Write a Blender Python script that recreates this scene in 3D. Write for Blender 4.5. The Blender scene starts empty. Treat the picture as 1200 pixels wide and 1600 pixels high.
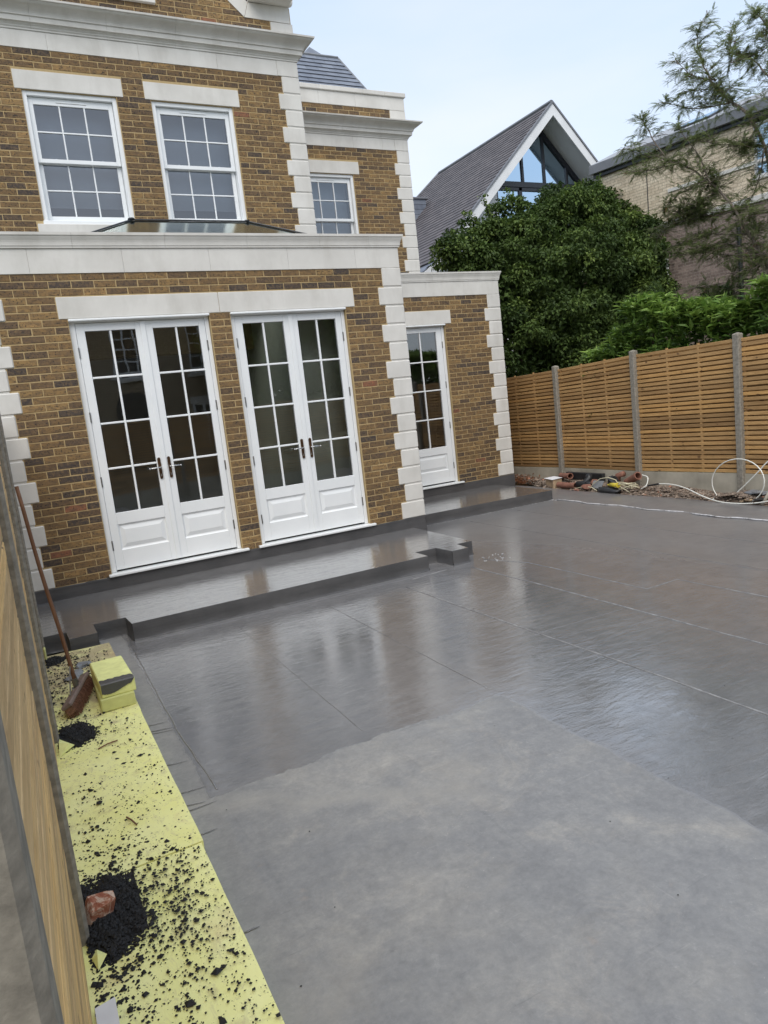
import bpy, bmesh, math, random
from math import sin, cos, pi, radians, sqrt
from mathutils import Vector, Matrix
random.seed(7)
scene = bpy.context.scene
col = scene.collection

# ------------------------------------------------------------------ camera
CX, CY, CZ = -4.7892, -8.3402, 1.5774
YAW, PITCH, ROLL, FPX = 0.46410, -0.15160, -0.11200, 1111.134
fwd = Vector((sin(YAW)*cos(PITCH), cos(YAW)*cos(PITCH), sin(PITCH)))
r0 = Vector((cos(YAW), -sin(YAW), 0)); u0 = r0.cross(fwd)
rgt = r0*cos(ROLL)+u0*sin(ROLL); up_ = u0*cos(ROLL)-r0*sin(ROLL)
cam_d = bpy.data.cameras.new('camera'); cam = bpy.data.objects.new('camera', cam_d); col.objects.link(cam)
cam_d.sensor_fit = 'HORIZONTAL'; cam_d.sensor_width = 36.0; cam_d.lens = 36.0*FPX/1200.0
cam_d.clip_start = 0.02; cam_d.clip_end = 600
m4 = Matrix(((rgt.x, up_.x, -fwd.x, CX), (rgt.y, up_.y, -fwd.y, CY), (rgt.z, up_.z, -fwd.z, CZ), (0, 0, 0, 1)))
cam.matrix_world = m4
scene.camera = cam
scene.render.resolution_x = 768; scene.render.resolution_y = 1024

# ------------------------------------------------------------------ sky, sun, exposure
SUN_EL, SUN_AZ = radians(52), radians(205)      # azimuth clockwise from +y
world = bpy.data.worlds.new('World'); scene.world = world; world.use_nodes = True
wn = world.node_tree; wn.nodes.clear()
def wnode(t): return wn.nodes.new(t)
w_out = wnode('ShaderNodeOutputWorld')
sky = wnode('ShaderNodeTexSky'); sky.sky_type = 'NISHITA'; sky.sun_disc = False
sky.sun_elevation = SUN_EL; sky.sun_rotation = SUN_AZ; sky.air_density = 1.0; sky.dust_density = 2.0; sky.ozone_density = 1.0
bg1 = wnode('ShaderNodeBackground'); bg1.inputs['Strength'].default_value = 0.05
wn.links.new(sky.outputs[0], bg1.inputs['Color'])
bg2 = wnode('ShaderNodeBackground'); bg2.inputs['Strength'].default_value = 1.0
tc = wnode('ShaderNodeTexCoord'); mp = wnode('ShaderNodeMapping'); mp.inputs['Scale'].default_value = (1.2, 1.2, 4.0)
nz = wnode('ShaderNodeTexNoise'); nz.inputs['Scale'].default_value = 1.3; nz.inputs['Detail'].default_value = 5
rp = wnode('ShaderNodeValToRGB')
rp.color_ramp.elements[0].position = 0.35; rp.color_ramp.elements[0].color = (0.41, 0.50, 0.61, 1)
rp.color_ramp.elements[1].position = 0.70; rp.color_ramp.elements[1].color = (0.56, 0.575, 0.61, 1)
wn.links.new(tc.outputs['Generated'], mp.inputs['Vector']); wn.links.new(mp.outputs[0], nz.inputs['Vector'])
wn.links.new(nz.outputs['Fac'], rp.inputs['Fac']); wn.links.new(rp.outputs[0], bg2.inputs['Color'])
w_add = wnode('ShaderNodeAddShader')
wn.links.new(bg1.outputs[0], w_add.inputs[0]); wn.links.new(bg2.outputs[0], w_add.inputs[1]); wn.links.new(w_add.outputs[0], w_out.inputs['Surface'])
sun_d = bpy.data.lights.new('sun', 'SUN'); sun = bpy.data.objects.new('sun', sun_d); col.objects.link(sun)
sun_d.energy = 1.6; sun_d.angle = radians(50); sun_d.color = (1.0, 0.95, 0.87)
sdir = Vector((sin(SUN_AZ)*cos(SUN_EL), cos(SUN_AZ)*cos(SUN_EL), sin(SUN_EL)))
sun.rotation_euler = sdir.to_track_quat('Z', 'Y').to_euler(); sun.location = (0, -20, 30)
scene.view_settings.view_transform = 'Standard'; scene.view_settings.look = 'None'
scene.view_settings.exposure = 0.45; scene.view_settings.gamma = 1.0; scene.view_settings.use_curve_mapping = False
scene.render.engine = 'CYCLES'
try:
    scene.cycles.max_bounces = 8; scene.cycles.glossy_bounces = 4; scene.cycles.transmission_bounces = 6; scene.cycles.transparent_max_bounces = 12
    scene.cycles.use_denoising = True
except Exception: pass

# ------------------------------------------------------------------ small geometry helpers
CAMP = Vector((CX, CY, CZ))
def at(px, py, ax, val):
    "point of the plane ax = val that the photograph shows at (px, py)"
    d = fwd + rgt*((px-600)/FPX) - up_*((py-800)/FPX); i = 'xyz'.index(ax)
    return CAMP + d*((val-CAMP[i])/d[i])
def px_of(p):
    d = Vector(p)-CAMP; z = d.dot(fwd)
    if z < .05: return None
    return 600+FPX*d.dot(rgt)/z, 800-FPX*d.dot(up_)/z, z
R = random.uniform
WPOS = {}
def wpos(o): return WPOS.get(o.name, Vector((0, 0, 0)))

class MB:
    "collects shapes and links them as ONE mesh object"
    def __init__(s): s.v = []; s.f = []; s.c = []
    def add(s, vs, fs, c=0.5):
        n = len(s.v); s.v += [tuple(p) for p in vs]
        for f in fs: s.f.append(tuple(i+n for i in f)); s.c.append(c)
        return s
    def box(s, x0, x1, y0, y1, z0, z1, ch=0.0, c=0.5, F=None):
        if x1 < x0: x0, x1 = x1, x0
        if y1 < y0: y0, y1 = y1, y0
        if z1 < z0: z0, z1 = z1, z0
        if ch <= 0:
            vs = [(x, y, z) for x in (x0, x1) for y in (y0, y1) for z in (z0, z1)]
            fs = [(0, 1, 3, 2), (4, 6, 7, 5), (0, 4, 5, 1), (2, 3, 7, 6), (0, 2, 6, 4), (1, 5, 7, 3)]
        else:
            ch = min(ch, (x1-x0)*.45, (y1-y0)*.45, (z1-z0)*.45)
            vs, ix = [], {}
            for a in (0, 1):
                for b in (0, 1):
                    for d in (0, 1):
                        X, Y, Z = (x0, x1)[a], (y0, y1)[b], (z0, z1)[d]
                        ix_, iy_, iz_ = X+ch*(1-2*a), Y+ch*(1-2*b), Z+ch*(1-2*d)
                        for k, p in enumerate(((X, iy_, iz_), (ix_, Y, iz_), (ix_, iy_, Z))):
                            ix[(a, b, d, k)] = len(vs); vs.append(p)
            g = lambda a, b, d, k: ix[(a, b, d, k)]
            fs = []
            for a in (0, 1): fs.append((g(a,0,0,0), g(a,1,0,0), g(a,1,1,0), g(a,0,1,0)))
            for b in (0, 1): fs.append((g(0,b,0,1), g(1,b,0,1), g(1,b,1,1), g(0,b,1,1)))
            for d in (0, 1): fs.append((g(0,0,d,2), g(1,0,d,2), g(1,1,d,2), g(0,1,d,2)))
            for a in (0, 1):
                for b in (0, 1): fs.append((g(a,b,0,0), g(a,b,1,0), g(a,b,1,1), g(a,b,0,1)))
                for d in (0, 1): fs.append((g(a,0,d,0), g(a,1,d,0), g(a,1,d,2), g(a,0,d,2)))
            for b in (0, 1):
                for d in (0, 1): fs.append((g(0,b,d,1), g(1,b,d,1), g(1,b,d,2), g(0,b,d,2)))
            for a in (0, 1):
                for b in (0, 1):
                    for d in (0, 1): fs.append((g(a,b,d,0), g(a,b,d,1), g(a,b,d,2)))
        if F: vs = [F(*p) for p in vs]
        return s.add(vs, fs, c)
    def prism(s, pts, d, c=0.5):
        "closed polygon extruded by vector d"
        n = len(pts); d = Vector(d); a = [Vector(p) for p in pts]
        vs = a+[p+d for p in a]
        fs = [tuple(range(n)), tuple(range(2*n-1, n-1, -1))]+[(i, (i+1) % n, n+(i+1) % n, n+i) for i in range(n)]
        return s.add(vs, fs, c)
    def tube(s, pts, r, n=8, c=0.5, caps=True, r1=None):
        pts = [Vector(p) for p in pts]; m = len(pts); vs = []; prev = None
        for i, p in enumerate(pts):
            t = (pts[min(i+1, m-1)]-pts[max(i-1, 0)]).normalized()
            if prev is None:
                a = t.cross(Vector((0, 0, 1)))
                if a.length < .1: a = t.cross(Vector((1, 0, 0)))
            else: a = prev - t*prev.dot(t)
            a.normalize(); prev = a; b = t.cross(a)
            rr = r if r1 is None else r+(r1-r)*i/(m-1)
            if isinstance(r, (list, tuple)): rr = r[i]
            for k in range(n): vs.append(p+a*(rr*cos(2*pi*k/n))+b*(rr*sin(2*pi*k/n)))
        fs = [(i*n+k, i*n+(k+1) % n, (i+1)*n+(k+1) % n, (i+1)*n+k) for i in range(m-1) for k in range(n)]
        if caps: fs += [tuple(range(n-1, -1, -1)), tuple((m-1)*n+k for k in range(n))]
        return s.add(vs, fs, c)
    def blob(s, p, rx, ry=None, rz=None, jit=.25, c=0.5):
        "irregular lump of 8 facets (a chipped grain)"
        ry = ry or rx; rz = rz or rx; p = Vector(p); a = R(0, pi)
        vs = []
        for d in ((1,0,0),(-1,0,0),(0,1,0),(0,-1,0),(0,0,1),(0,0,-1)):
            q = Vector((d[0]*rx*R(1-jit,1+jit), d[1]*ry*R(1-jit,1+jit), d[2]*rz*R(1-jit,1+jit)))
            q = Vector((q.x*cos(a)-q.y*sin(a), q.x*sin(a)+q.y*cos(a), q.z+R(-jit,jit)*rz*.5)); vs.append(p+q)
        fs = [(0,2,4),(2,1,4),(1,3,4),(3,0,4),(2,0,5),(1,2,5),(3,1,5),(0,3,5)]
        return s.add(vs, fs, c)
    def lump(s, p, rx, ry, rz, jit=.15, n=7, m=5, c=.5, seed=0):
        "rounded irregular body"
        rn = random.Random(seed); p = Vector(p); vs = [p+Vector((0, 0, rz))]
        for i in range(1, m):
            th = pi*i/m
            for k in range(n):
                ph = 2*pi*k/n; j = 1+rn.uniform(-jit, jit)
                vs.append(p+Vector((rx*sin(th)*cos(ph)*j, ry*sin(th)*sin(ph)*j, rz*cos(th)*j)))
        vs.append(p-Vector((0, 0, rz)))
        fs = [(0, 1+k, 1+(k+1) % n) for k in range(n)]
        for i in range(m-2):
            for k in range(n): fs.append((1+i*n+k, 1+(i+1)*n+k, 1+(i+1)*n+(k+1) % n, 1+i*n+(k+1) % n))
        L = len(vs)-1; b = 1+(m-2)*n
        fs += [(L, b+(k+1) % n, b+k) for k in range(n)]
        return s.add(vs, fs, c)
    def build(s, name, mat, parent=None, smooth=False, fix=True, kind=None, label=None):
        vs = s.v
        xs = [p[0] for p in vs]; ys = [p[1] for p in vs]; zs = [p[2] for p in vs]
        o0 = Vector(((min(xs)+max(xs))/2, (min(ys)+max(ys))/2, min(zs)))
        me = bpy.data.meshes.new(name)
        me.from_pydata([(p[0]-o0.x, p[1]-o0.y, p[2]-o0.z) for p in vs], [], s.f)
        if fix:
            bm = bmesh.new(); bm.from_mesh(me); bmesh.ops.recalc_face_normals(bm, faces=bm.faces); bm.to_mesh(me); bm.free()
        at_ = me.attributes.new('tone', 'FLOAT', 'FACE'); at_.data.foreach_set('value', s.c)
        if smooth: me.polygons.foreach_set('use_smooth', [True]*len(me.polygons))
        me.materials.append(mat); me.update()
        o = bpy.data.objects.new(name, me); col.objects.link(o)
        WPOS[o.name] = o0
        if parent is not None: o.parent = parent; o.location = o0-wpos(parent)
        else: o.location = o0
        if kind: o['kind'] = kind
        if label: o['label'] = label
        return o
def thing(name, label, cat, loc=(0, 0, 0), group=None):
    o = bpy.data.objects.new(name, None); col.objects.link(o); o.location = loc; WPOS[o.name] = Vector(loc)
    o.empty_display_size = .2; o['label'] = label; o['category'] = cat
    if group: o['group'] = group
    return o
def tag(o, label, cat, group=None):
    o['label'] = label; o['category'] = cat
    if group: o['group'] = group
    return o
def part_empty(name, parent, loc):
    o = bpy.data.objects.new(name, None); col.objects.link(o); o.parent = parent
    WPOS[o.name] = Vector(loc); o.location = Vector(loc)-wpos(parent); o.empty_display_size = .1
    return o

# ------------------------------------------------------------------ materials
class NT:
    def __init__(s, name):
        s.m = bpy.data.materials.new(name); s.m.use_nodes = True; s.t = s.m.node_tree; s.t.nodes.clear()
        s.out = s.n('ShaderNodeOutputMaterial'); s.b = s.n('ShaderNodeBsdfPrincipled'); s.l(s.b.outputs[0], s.out.inputs[0])
        s.geo = s.n('ShaderNodeNewGeometry'); s.pos = s.geo.outputs['Position']
    def n(s, t): return s.t.nodes.new(t)
    def l(s, a, b): s.t.links.new(a, b)
    def val(s, sock, v):
        if hasattr(v, 'links'): s.l(v, sock)
        else: sock.default_value = v
    def noise(s, scale, detail=4, rough=.55, vec=None, stretch=None, rot=None, dist=0):
        v = vec or s.pos
        if stretch or rot:
            mp = s.n('ShaderNodeMapping'); s.l(v, mp.inputs[0])
            if stretch: mp.inputs['Scale'].default_value = stretch
            if rot: mp.inputs['Rotation'].default_value = rot
            v = mp.outputs[0]
        k = s.n('ShaderNodeTexNoise'); s.l(v, k.inputs['Vector']); k.inputs['Scale'].default_value = scale
        k.inputs['Detail'].default_value = detail; k.inputs['Roughness'].default_value = rough; k.inputs['Distortion'].default_value = dist
        return k.outputs['Fac']
    def vor(s, scale, feat='F1', stretch=None, out='Distance'):
        v = s.pos
        if stretch:
            mp = s.n('ShaderNodeMapping'); s.l(v, mp.inputs[0]); mp.inputs['Scale'].default_value = stretch; v = mp.outputs[0]
        k = s.n('ShaderNodeTexVoronoi'); k.feature = feat; s.l(v, k.inputs['Vector']); k.inputs['Scale'].default_value = scale
        return k.outputs[out]
    def ramp(s, fac, stops, interp='LINEAR'):
        k = s.n('ShaderNodeValToRGB'); s.l(fac, k.inputs[0]); e = k.color_ramp.elements; k.color_ramp.interpolation = interp
        while len(e) < len(stops): e.new(.5)
        for i, (p, c) in enumerate(stops):
            e[i].position = p; e[i].color = (c, c, c, 1) if isinstance(c, (int, float)) else (*c, 1)
        return k.outputs[0]
    def mix(s, f, a, b, mode='MIX'):
        k = s.n('ShaderNodeMix'); k.data_type = 'RGBA'; k.blend_type = mode
        s.val(k.inputs[0], f)
        for i, x in ((6, a), (7, b)):
            if hasattr(x, 'links'): s.l(x, k.inputs[i])
            else: k.inputs[i].default_value = (*x, 1) if len(x) == 3 else x
        return k.outputs[2]
    def math(s, op, a, b=0.0, clamp=False, c=None):
        k = s.n('ShaderNodeMath'); k.operation = op; k.use_clamp = clamp; s.val(k.inputs[0], a); s.val(k.inputs[1], b)
        if c is not None: s.val(k.inputs[2], c)
        return k.outputs[0]
    def attr(s, name='tone'):
        k = s.n('ShaderNodeAttribute'); k.attribute_name = name; return k.outputs['Fac']
    def xyz(s):
        k = s.n('ShaderNodeSeparateXYZ'); s.l(s.pos, k.inputs[0]); return k.outputs
    def bump(s, h, strength=.3, dist=.01, nrm=None):
        k = s.n('ShaderNodeBump'); s.l(h, k.inputs['Height']); k.inputs['Strength'].default_value = strength; k.inputs['Distance'].default_value = dist
        if nrm: s.l(nrm, k.inputs['Normal'])
        s.l(k.outputs[0], s.b.inputs['Normal']); return k.outputs[0]
    def base(s, c): s.val(s.b.inputs['Base Color'], c if hasattr(c, 'links') else (*c, 1))
    def rough(s, v): s.val(s.b.inputs['Roughness'], v)
M = {}
def simple(name, c, rough=.5, var=.12, scale=8, bump=.15, bscale=60, metallic=0, bd=.004):
    t = NT(name); a = t.noise(scale, 5)
    lo = tuple(x*(1-var) for x in c); hi = tuple(min(1, x*(1+var)) for x in c)
    t.base(t.ramp(a, [(.3, lo), (.7, hi)])); t.rough(rough); t.b.inputs['Metallic'].default_value = metallic
    if bump: t.bump(t.noise(bscale, 3), bump, bd)
    M[name] = t.m; return t.m

# brick
def brick_colour(t, tone):
    a = t.ramp(tone, [(0.0, (.036, .032, .034)), (.10, (.062, .048, .042)), (.16, (.110, .070, .040)), (.38, (.170, .103, .045)), (.62, (.225, .138, .056)), (.85, (.285, .180, .070)), (.97, (.345, .215, .085)), (1.0, (.25, .095, .05))])
    n1 = t.noise(13, 5, .68, stretch=(1, 1, 2.2)); a = t.mix(t.ramp(n1, [(.40, .0), (.64, .75)]), a, (.074, .055, .042))
    n2 = t.noise(30, 5, .7); a = t.mix(t.ramp(n2, [(.45, 0), (.72, .5)]), a, (.31, .20, .085))
    v = t.noise(55, 2, .5); a = t.mix(t.ramp(v, [(.60, 0), (.64, .85)]), a, (.022, .018, .016))
    a = t.mix(1.0, a, t.ramp(t.noise(.9, 4, .6), [(.35, (.86, .85, .84)), (.65, (1.1, 1.09, 1.07))]), 'MULTIPLY')
    return a, n1, v
t = NT('brick'); c, n1, v = brick_colour(t, t.attr()); t.base(c); t.rough(.88)
t.bump(t.math('SUBTRACT', t.noise(120, 4, .7), t.math('MULTIPLY', t.ramp(v, [(.6, 0), (.67, 1)]), .8)), .55, .004); M['brick'] = t.m
t = NT('mortar'); n = t.noise(30, 5, .7); t.base(t.ramp(n, [(.3, (.37, .27, .13)), (.7, (.48, .36, .19))])); t.rough(.95); t.bump(t.noise(200, 3), .4, .004); M['mortar'] = t.m
def brick_texture_mat(name, cols, mort, bw=.225, bh=.078, axis='XZ', bump=.5):
    t = NT(name); x = t.xyz(); cb = t.n('ShaderNodeCombineXYZ')
    t.l(x['XYZ'.index(axis[0])] if False else x[{'X': 0, 'Y': 1, 'Z': 2}[axis[0]]], cb.inputs[0]); t.l(x[2], cb.inputs[1])
    k = t.n('ShaderNodeTexBrick'); t.l(cb.outputs[0], k.inputs['Vector']); k.inputs['Scale'].default_value = 1
    k.inputs['Brick Width'].default_value = bw; k.inputs['Row Height'].default_value = bh; k.inputs['Mortar Size'].default_value = .007
    k.inputs['Mortar Smooth'].default_value = .3; k.inputs['Color1'].default_value = (*cols[0], 1); k.inputs['Color2'].default_value = (*cols[1], 1); k.inputs['Mortar'].default_value = (*mort, 1)
    nn = t.noise(5, 5, .7); cc = t.mix(t.ramp(nn, [(.4, 0), (.7, .5)]), k.outputs[0], tuple(v*.62 for v in cols[0])); 
    n3 = t.noise(16, 3, .6); cc = t.mix(t.ramp(n3, [(.5, 0), (.72, .5)]), cc, tuple(min(1, v*1.35) for v in cols[1]))
    t.base(cc); t.rough(.9); t.bump(t.math('SUBTRACT', 1.0, k.outputs['Fac']), bump, .008); M[name] = t.m
brick_texture_mat('side_brick', ((.20, .115, .05), (.27, .155, .065)), (.45, .31, .14), axis='YZ')
brick_texture_mat('rear_brick', ((.24, .185, .125), (.30, .235, .155)), (.48, .41, .30), axis='XZ')
brick_texture_mat('cream_brick', ((.56, .46, .33), (.70, .60, .45)), (.34, .28, .21), axis='YZ', bump=.6)
brick_texture_mat('plum_brick', ((.15, .112, .095), (.30, .23, .195)), (.33, .28, .24), axis='YZ', bump=.6)

t = NT('cast_stone'); a = t.noise(2.2, 6, .6); b = t.noise(90, 3, .6); cc = t.ramp(a, [(.3, (.56, .545, .505)), (.6, (.66, .645, .605)), (.8, (.70, .69, .65))])
st = t.noise(3.5, 5, .65, stretch=(1.2, 1.2, .35)); cc = t.mix(t.ramp(st, [(.50, 0), (.75, .42)]), cc, (.42, .40, .36))
tn = t.attr(); cc = t.mix(t.math('MULTIPLY', tn, .16), cc, (.50, .49, .47)); t.base(cc); t.rough(.8); t.bump(b, .12, .003); M['stone'] = t.m
t = NT('white_paint'); a = t.noise(3, 4); t.base(t.ramp(a, [(.3, (.74, .765, .775)), (.7, (.79, .81, .815))])); t.rough(.32); t.bump(t.noise(60, 3, .6, stretch=(1, 1, .15)), .05, .002); M['white'] = t.m
simple('white_render', (.68, .69, .70), .6, .06, 2, .08)
simple('dark_frame', (.018, .02, .026), .4, .2, 5, 0)
simple('black_metal', (.016, .018, .022), .38, .2, 5, 0)
simple('plaster', (.62, .60, .55), .9, .10, 1.5, .05)
simple('plaster_light', (.74, .76, .66), .9, .08, 1.2, .05)
simple('interior_floor', (.24, .225, .20), .6, .3, 3, .1)
simple('dark_room', (.035, .037, .042), .9, .1, 2, 0)  # near-black colour stands in for the darkness of unlit rooms
simple('blind', (.36, .38, .40), .9, .05, 2, 0)
simple('hinge_metal', (.22, .22, .22), .35, .2, 20, 0, metallic=.8)
simple('bronze', (.10, .055, .028), .38, .35, 30, .05, metallic=.7)
simple('steel', (.55, .55, .54), .25, .1, 20, 0, metallic=1)
simple('concrete_post', (.25, .228, .19), .92, .30, 34, .35, 160, bd=.002)
simple('gravel_board', (.42, .385, .31), .92, .30, 2.2, .35, 90, bd=.005)
simple('terracotta', (.23, .105, .072), .75, .3, 12, .2)
simple('black_plastic', (.022, .023, .025), .42, .3, 12, .1)
simple('grey_plastic', (.20, .21, .22), .45, .2, 10, .1)
simple('cable_cream', (.62, .57, .40), .45, .1, 10, 0)
simple('conduit_white', (.78, .78, .72), .35, .06, 10, 0)
simple('yellow_plastic', (.62, .50, .05), .4, .15, 12, 0)
simple('cardboard', (.42, .31, .20), .9, .2, 14, .1)
simple('paper', (.72, .73, .76), .7, .06, 10, 0)
simple('crumb', (.012, .012, .013), .75, .5, 60, .5, 200)
simple('poly_sheet', (.36, .42, .36), .35, .25, 6, .3, 12)
simple('bark', (.11, .08, .055), .95, .4, 14, .7, 60, bd=.01)
simple('twig', (.17, .14, .11), .9, .4, 30, 0)
simple('flat_roof', (.30, .30, .30), .6, .15, 3, .1)
simple('zinc', (.15, .155, .17), .45, .15, 3, .05)
simple('zinc_light', (.30, .31, .33), .5, .15, 3, .05)
simple('lead', (.20, .21, .225), .5, .15, 6, .1)

# wood
def wood(name, lo, hi, along='Y', rough=.75, grey=.0):
    t = NT(name); st = {'Y': (7, .55, 7), 'X': (.55, 7, 7), 'Z': (7, 7, .55)}[along]
    g = t.noise(4.5, 7, .6, stretch=st, dist=.4); fine = t.noise(22, 3, .6, stretch=st)
    cc = t.ramp(g, [(.28, lo), (.5, tuple((a+b)/2 for a, b in zip(lo, hi))), (.72, hi)])
    cc = t.mix(t.ramp(fine, [(.5, 0), (.72, .5)]), cc, tuple(x*.55 for x in lo))
    tn = t.attr(); cc = t.mix(1.0, cc, t.ramp(tn, [(0, (.62, .60, .60)), (.5, (1, 1, 1)), (1, (1.22, 1.16, 1.0))]), 'MULTIPLY')
    kn = t.noise(7, 1, .4, stretch=(2.2, 1.1, 2.2) if along == 'Y' else None); cc = t.mix(t.ramp(kn, [(.72, 0), (.76, .8)]), cc, (.10, .045, .02))
    pt = t.noise(1.7, 5, .65); cc = t.mix(t.ramp(pt, [(.50, 0), (.75, .35)]), cc, tuple(x*.68 for x in lo))
    t.base(cc); t.rough(rough); t.bump(fine, .25, .003); M[name] = t.m
wood('slat_wood', (.40, .225, .085), (.60, .375, .16), 'Y')
wood('left_slat_wood', (.56, .36, .155), (.80, .57, .29), 'Y')
wood('rear_slat_wood', (.34, .19, .072), (.52, .315, .135), 'X')
wood('handle_wood', (.13, .06, .032), (.24, .12, .065), 'Z')
wood('head_wood', (.16, .115, .10), (.27, .20, .17), 'Y')
simple('bristle', (.22, .11, .07), .8, .5, 80, .3, 200)

# glass: clear pane with real reflection
def glass(name, tint, boost, rough=0.0, wav=.012, gc=(.95, .97, 1)):
    t = NT(name); t.t.nodes.remove(t.b)
    tr = t.n('ShaderNodeBsdfTransparent'); tr.inputs[0].default_value = (*tint, 1)
    gl = t.n('ShaderNodeBsdfGlossy'); gl.inputs['Roughness'].default_value = rough; gl.inputs[0].default_value = (*gc, 1)
    fr = t.n('ShaderNodeFresnel'); fr.inputs[0].default_value = 1.5
    f = t.math('MULTIPLY', fr.outputs[0], boost, True)
    bn = t.n('ShaderNodeBump'); bn.inputs['Strength'].default_value = wav; bn.inputs['Distance'].default_value = .05
    t.l(t.noise(1.8, 2), bn.inputs['Height']); t.l(bn.outputs[0], gl.inputs['Normal'])
    mx = t.n('ShaderNodeMixShader'); t.l(f, mx.inputs[0]); t.l(tr.outputs[0], mx.inputs[1]); t.l(gl.outputs[0], mx.inputs[2]); t.l(mx.outputs[0], t.out.inputs[0])
    M[name] = t.m
glass('door_glass', (.92, .94, .92), 4.2, wav=.02)
glass('window_glass', (.75, .80, .85), 3.6, wav=.01)
glass('lantern_glass', (.7, .76, .74), 4.0, .12, gc=(.80, .86, .83))
glass('sky_glass', (.45, .52, .60), 18.0, wav=.01, gc=(.56, .70, .82))

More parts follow.
